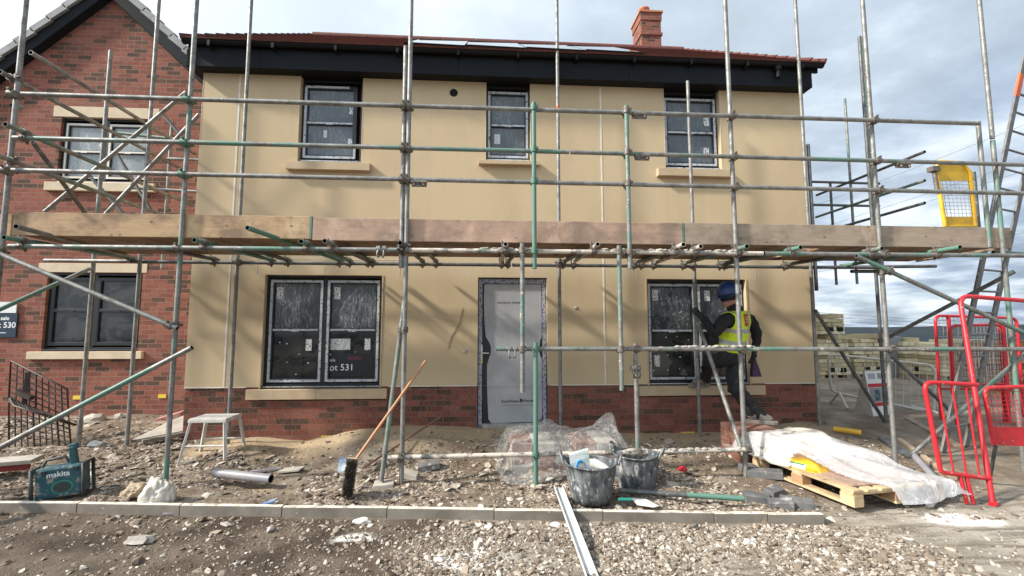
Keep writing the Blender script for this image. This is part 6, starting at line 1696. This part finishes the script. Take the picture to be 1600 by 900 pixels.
body = bpy.data.objects.new('body', bme); COL.objects.link(body); body.parent = man; W['body'] = man_base
# hi-vis vest: the torso surface, lifted off the jacket, with reflective bands
ax0, ax1 = J['pelvis'] - man_base, J['neck'] - man_base; axd = (ax1 - ax0); axl = axd.length; axd.normalize()
vb = bmesh.new(); vb.from_mesh(bme); vb.faces.ensure_lookup_table()
LS, RS = J['l_sh'] - man_base, J['r_sh'] - man_base
def on_vest(f, i):
    if not torso[i]: return False
    c = f.calc_center_median(); h_ = (c - ax0).dot(axd) / axl
    return .10 < h_ < 1.02
kill = [f for i, f in enumerate(vb.faces) if not torso[i]]
bmesh.ops.delete(vb, geom=kill, context='FACES')
shd = (RS - LS).normalized()
def cut(co, no): bmesh.ops.bisect_plane(vb, geom=vb.verts[:] + vb.edges[:] + vb.faces[:], plane_co=co, plane_no=no)
for h_ in (.10, .26, .36, .54, .63, 1.02): cut(ax0 + axd * (h_ * axl), axd)
for s_ in (-.185, -.137, -.093, .093, .137, .185): cut(ax0 + shd * s_, shd)
def off(f):
    c = f.calc_center_median(); h_ = (c - ax0).dot(axd) / axl; return not (.10 < h_ < 1.02) or abs((c - ax0).dot(shd)) > .185
bmesh.ops.delete(vb, geom=[f for f in vb.faces if off(f)], context='FACES')
vb.normal_update()
for v in vb.verts: v.co += v.normal * .013
shd = (RS - LS).normalized(); bkd = shd.cross(Vector((0, 0, 1)))   # pointing out of the back
if bkd.dot(CAM - man_base) < 0: bkd = -bkd
for f in vb.faces:
    c = f.calc_center_median(); h_ = (c - ax0).dot(axd) / axl
    s_ = (c - ax0).dot(shd)
    band = (.26 < h_ < .36) or (.54 < h_ < .63) or (abs(abs(s_) - .115) < .022 and h_ > .63)
    f.material_index = 1 if band else 0; f.smooth = True
vme = bpy.data.meshes.new('vest'); vb.to_mesh(vme); vb.free()
vme.materials.append(MT['vest']); vme.materials.append(MT['reflective'])
vest = bpy.data.objects.new('hi_vis_vest', vme); COL.objects.link(vest); vest.parent = man; W['hi_vis_vest'] = man_base
so = vest.modifiers.new('thick', 'SOLIDIFY'); so.thickness = .006; so.offset = 1
_bm = bmesh.new(); _bm.from_mesh(vme); _bm.faces.ensure_lookup_table(); seen = set(); isl = []
for f0 in _bm.faces:
    if f0.index in seen: continue
    st_ = [f0]; seen.add(f0.index); cur = []
    while st_:
        f = st_.pop(); cur.append(f)
        for e in f.edges:
            for g_ in e.link_faces:
                if g_.index not in seen: seen.add(g_.index); st_.append(g_)
    isl.append(cur)
isl.sort(key=len); bmesh.ops.delete(_bm, geom=[f for c_ in isl[:-1] for f in c_], context='FACES'); _bm.to_mesh(vme); _bm.free()
# badge on the back: red field with yellow waves, fitted onto the vest surface
from mathutils.bvhtree import BVHTree
bvh = BVHTree.FromPolygons([v.co + v.normal * .010 for v in vme.vertices], [tuple(p.vertices) for p in vme.polygons])
def on_back(s_, h_):
    o_ = ax0 + axd * (h_ * axl) + shd * s_ + bkd * .6
    r_ = bvh.ray_cast(o_, -bkd); return (r_[0] + bkd * .004) if r_[0] else o_ - bkd * .45
def badge(name, s0, s1, h0, h1, material, off, wave=0.0, n=10):
    vs = []; 
    for i in range(n + 1):
        s_ = s0 + (s1 - s0) * i / n; w_ = wave * math.sin(i / n * 4 * math.pi)
        vs += [on_back(s_, h0 + w_) + bkd * off, on_back(s_, h1 + w_) + bkd * off]
    m = MB(); m.add(vs, [(2 * i, 2 * i + 2, 2 * i + 3, 2 * i + 1) for i in range(n)], 0, True)
    o = obj(name, m, material, vest, local=True); return o
bred = mat('badge_red', (.42, .045, .02), .6)
badge('back_badge', -.02, .085, .66, .93, bred, .0)
for k in range(3): badge('badge_wave', -.015, .08, .745 + .05 * k, .765 + .05 * k, MT['yellow'], .003, .008)
# collar, beanie and helmet
hc, hu = J['skull'], (J['crown'] - J['skull']).normalized()
face = (J['nose'] - J['skull']); face = (face - hu * face.dot(hu)).normalized(); hs = hu.cross(face)
def head_lathe(prof, n=28, sx=1.12, c=None):
    m = MB(); m.lathe((0, 0, 0), prof, n); c = hc if c is None else c
    m.v = [tuple(c + face * (v[0] * sx) + hs * v[1] + hu * v[2]) for v in m.v]; return m
obj('beanie', head_lathe([(.088, -.012), (.099, -.004), (.104, .03), (.106, .08), (.10, .12)]), MT['jacket'], man)
dome = [(.112, .040), (.124, .044), (.127, .075), (.124, .125), (.110, .178), (.084, .212), (.045, .232), (.0, .237)]
hm = obj('helmet', head_lathe(dome), MT['helmet'], man)
m = MB(); n = 12; vs = []
for k in range(n + 1):
    a = -1.0 + 2.0 * k / n; r0, r1 = .118, .118 + .055 * math.cos(a * 1.45)
    for r_, z in ((r0, .046), (r1, .034), (r1, .039), (r0, .058)): vs.append(hc + face * (1.12 * r_ * math.cos(a)) + hs * (r_ * math.sin(a)) + hu * z)
m.add(vs, [(4 * k + j, 4 * k + 4 + j, 4 * k + 4 + (j + 1) % 4, 4 * k + (j + 1) % 4) for k in range(n) for j in range(4)], 0, True)
recalc(obj('peak', m, MT['helmet'], hm))
m = head_lathe([(.1265, .052), (.1285, .054), (.1285, .068), (.1275, .070)]); obj('strap', m, MT['jacket'], hm)
m = MB()
for s in (-1, 1):
    e = hc + face * .074 + hs * (.032 * s) + hu * .006; b2 = lump_mesh(e, .012, .012, .010, 1, 0, 0, False); m.add(b2.v, b2.f, 0, True)
obj('eyes', m, MT['ink_white'], man)
m = MB(); c = J['neck'].lerp(J['skull'], .30); d = (J['skull'] - J['neck']).normalized(); m.tube(c - d * .06, c + d * .062, .092, 18, r2=.085); obj('collar', m, MT['jacket'], man)
# boots: soles under the feet
for s in ('l', 'r'):
    h_, t_ = J[s + '_heel'], J[s + '_toe']; d = (t_ - h_); d.z = 0; d.normalize(); w = Vector((-d.y, d.x, 0)); z = min(h_.z, t_.z) - .038
    out = [h_ - d * .045 + w * .03, h_ - d * .045 - w * .03, h_.lerp(t_, .4) - w * .042, t_ - w * .048, t_ + d * .045 - w * .02, t_ + d * .045 + w * .02, t_ + w * .046, h_.lerp(t_, .4) + w * .036]
    m = MB(); m.prism([Vector((p.x, p.y, z - .015)) for p in out], (0, 0, .05)); recalc(obj('boot_sole', m, MT['boot'], man, bevel=.01))
# purple cloth in the right hand
m = MB(); c = J['r_palm']; n = 14; vs = []
for j in range(9):
    t = j / 8
    for i in range(n):
        a = 2 * math.pi * i / n; r_ = (.018 + .050 * t) * (1 + .35 * math.sin(3 * a + t * 2))
        vs.append((c.x + .012 * t + r_ * math.cos(a), c.y + r_ * .6 * math.sin(a), c.z + .02 - .28 * t))
m.add(vs, [(j * n + i, j * n + (i + 1) % n, (j + 1) * n + (i + 1) % n, (j + 1) * n + i) for j in range(8) for i in range(n)], 0, True)
tag(obj('cloth', m, MT['cloth_purple']), 'purple cloth hanging from the worker\'s right hand', 'cloth')
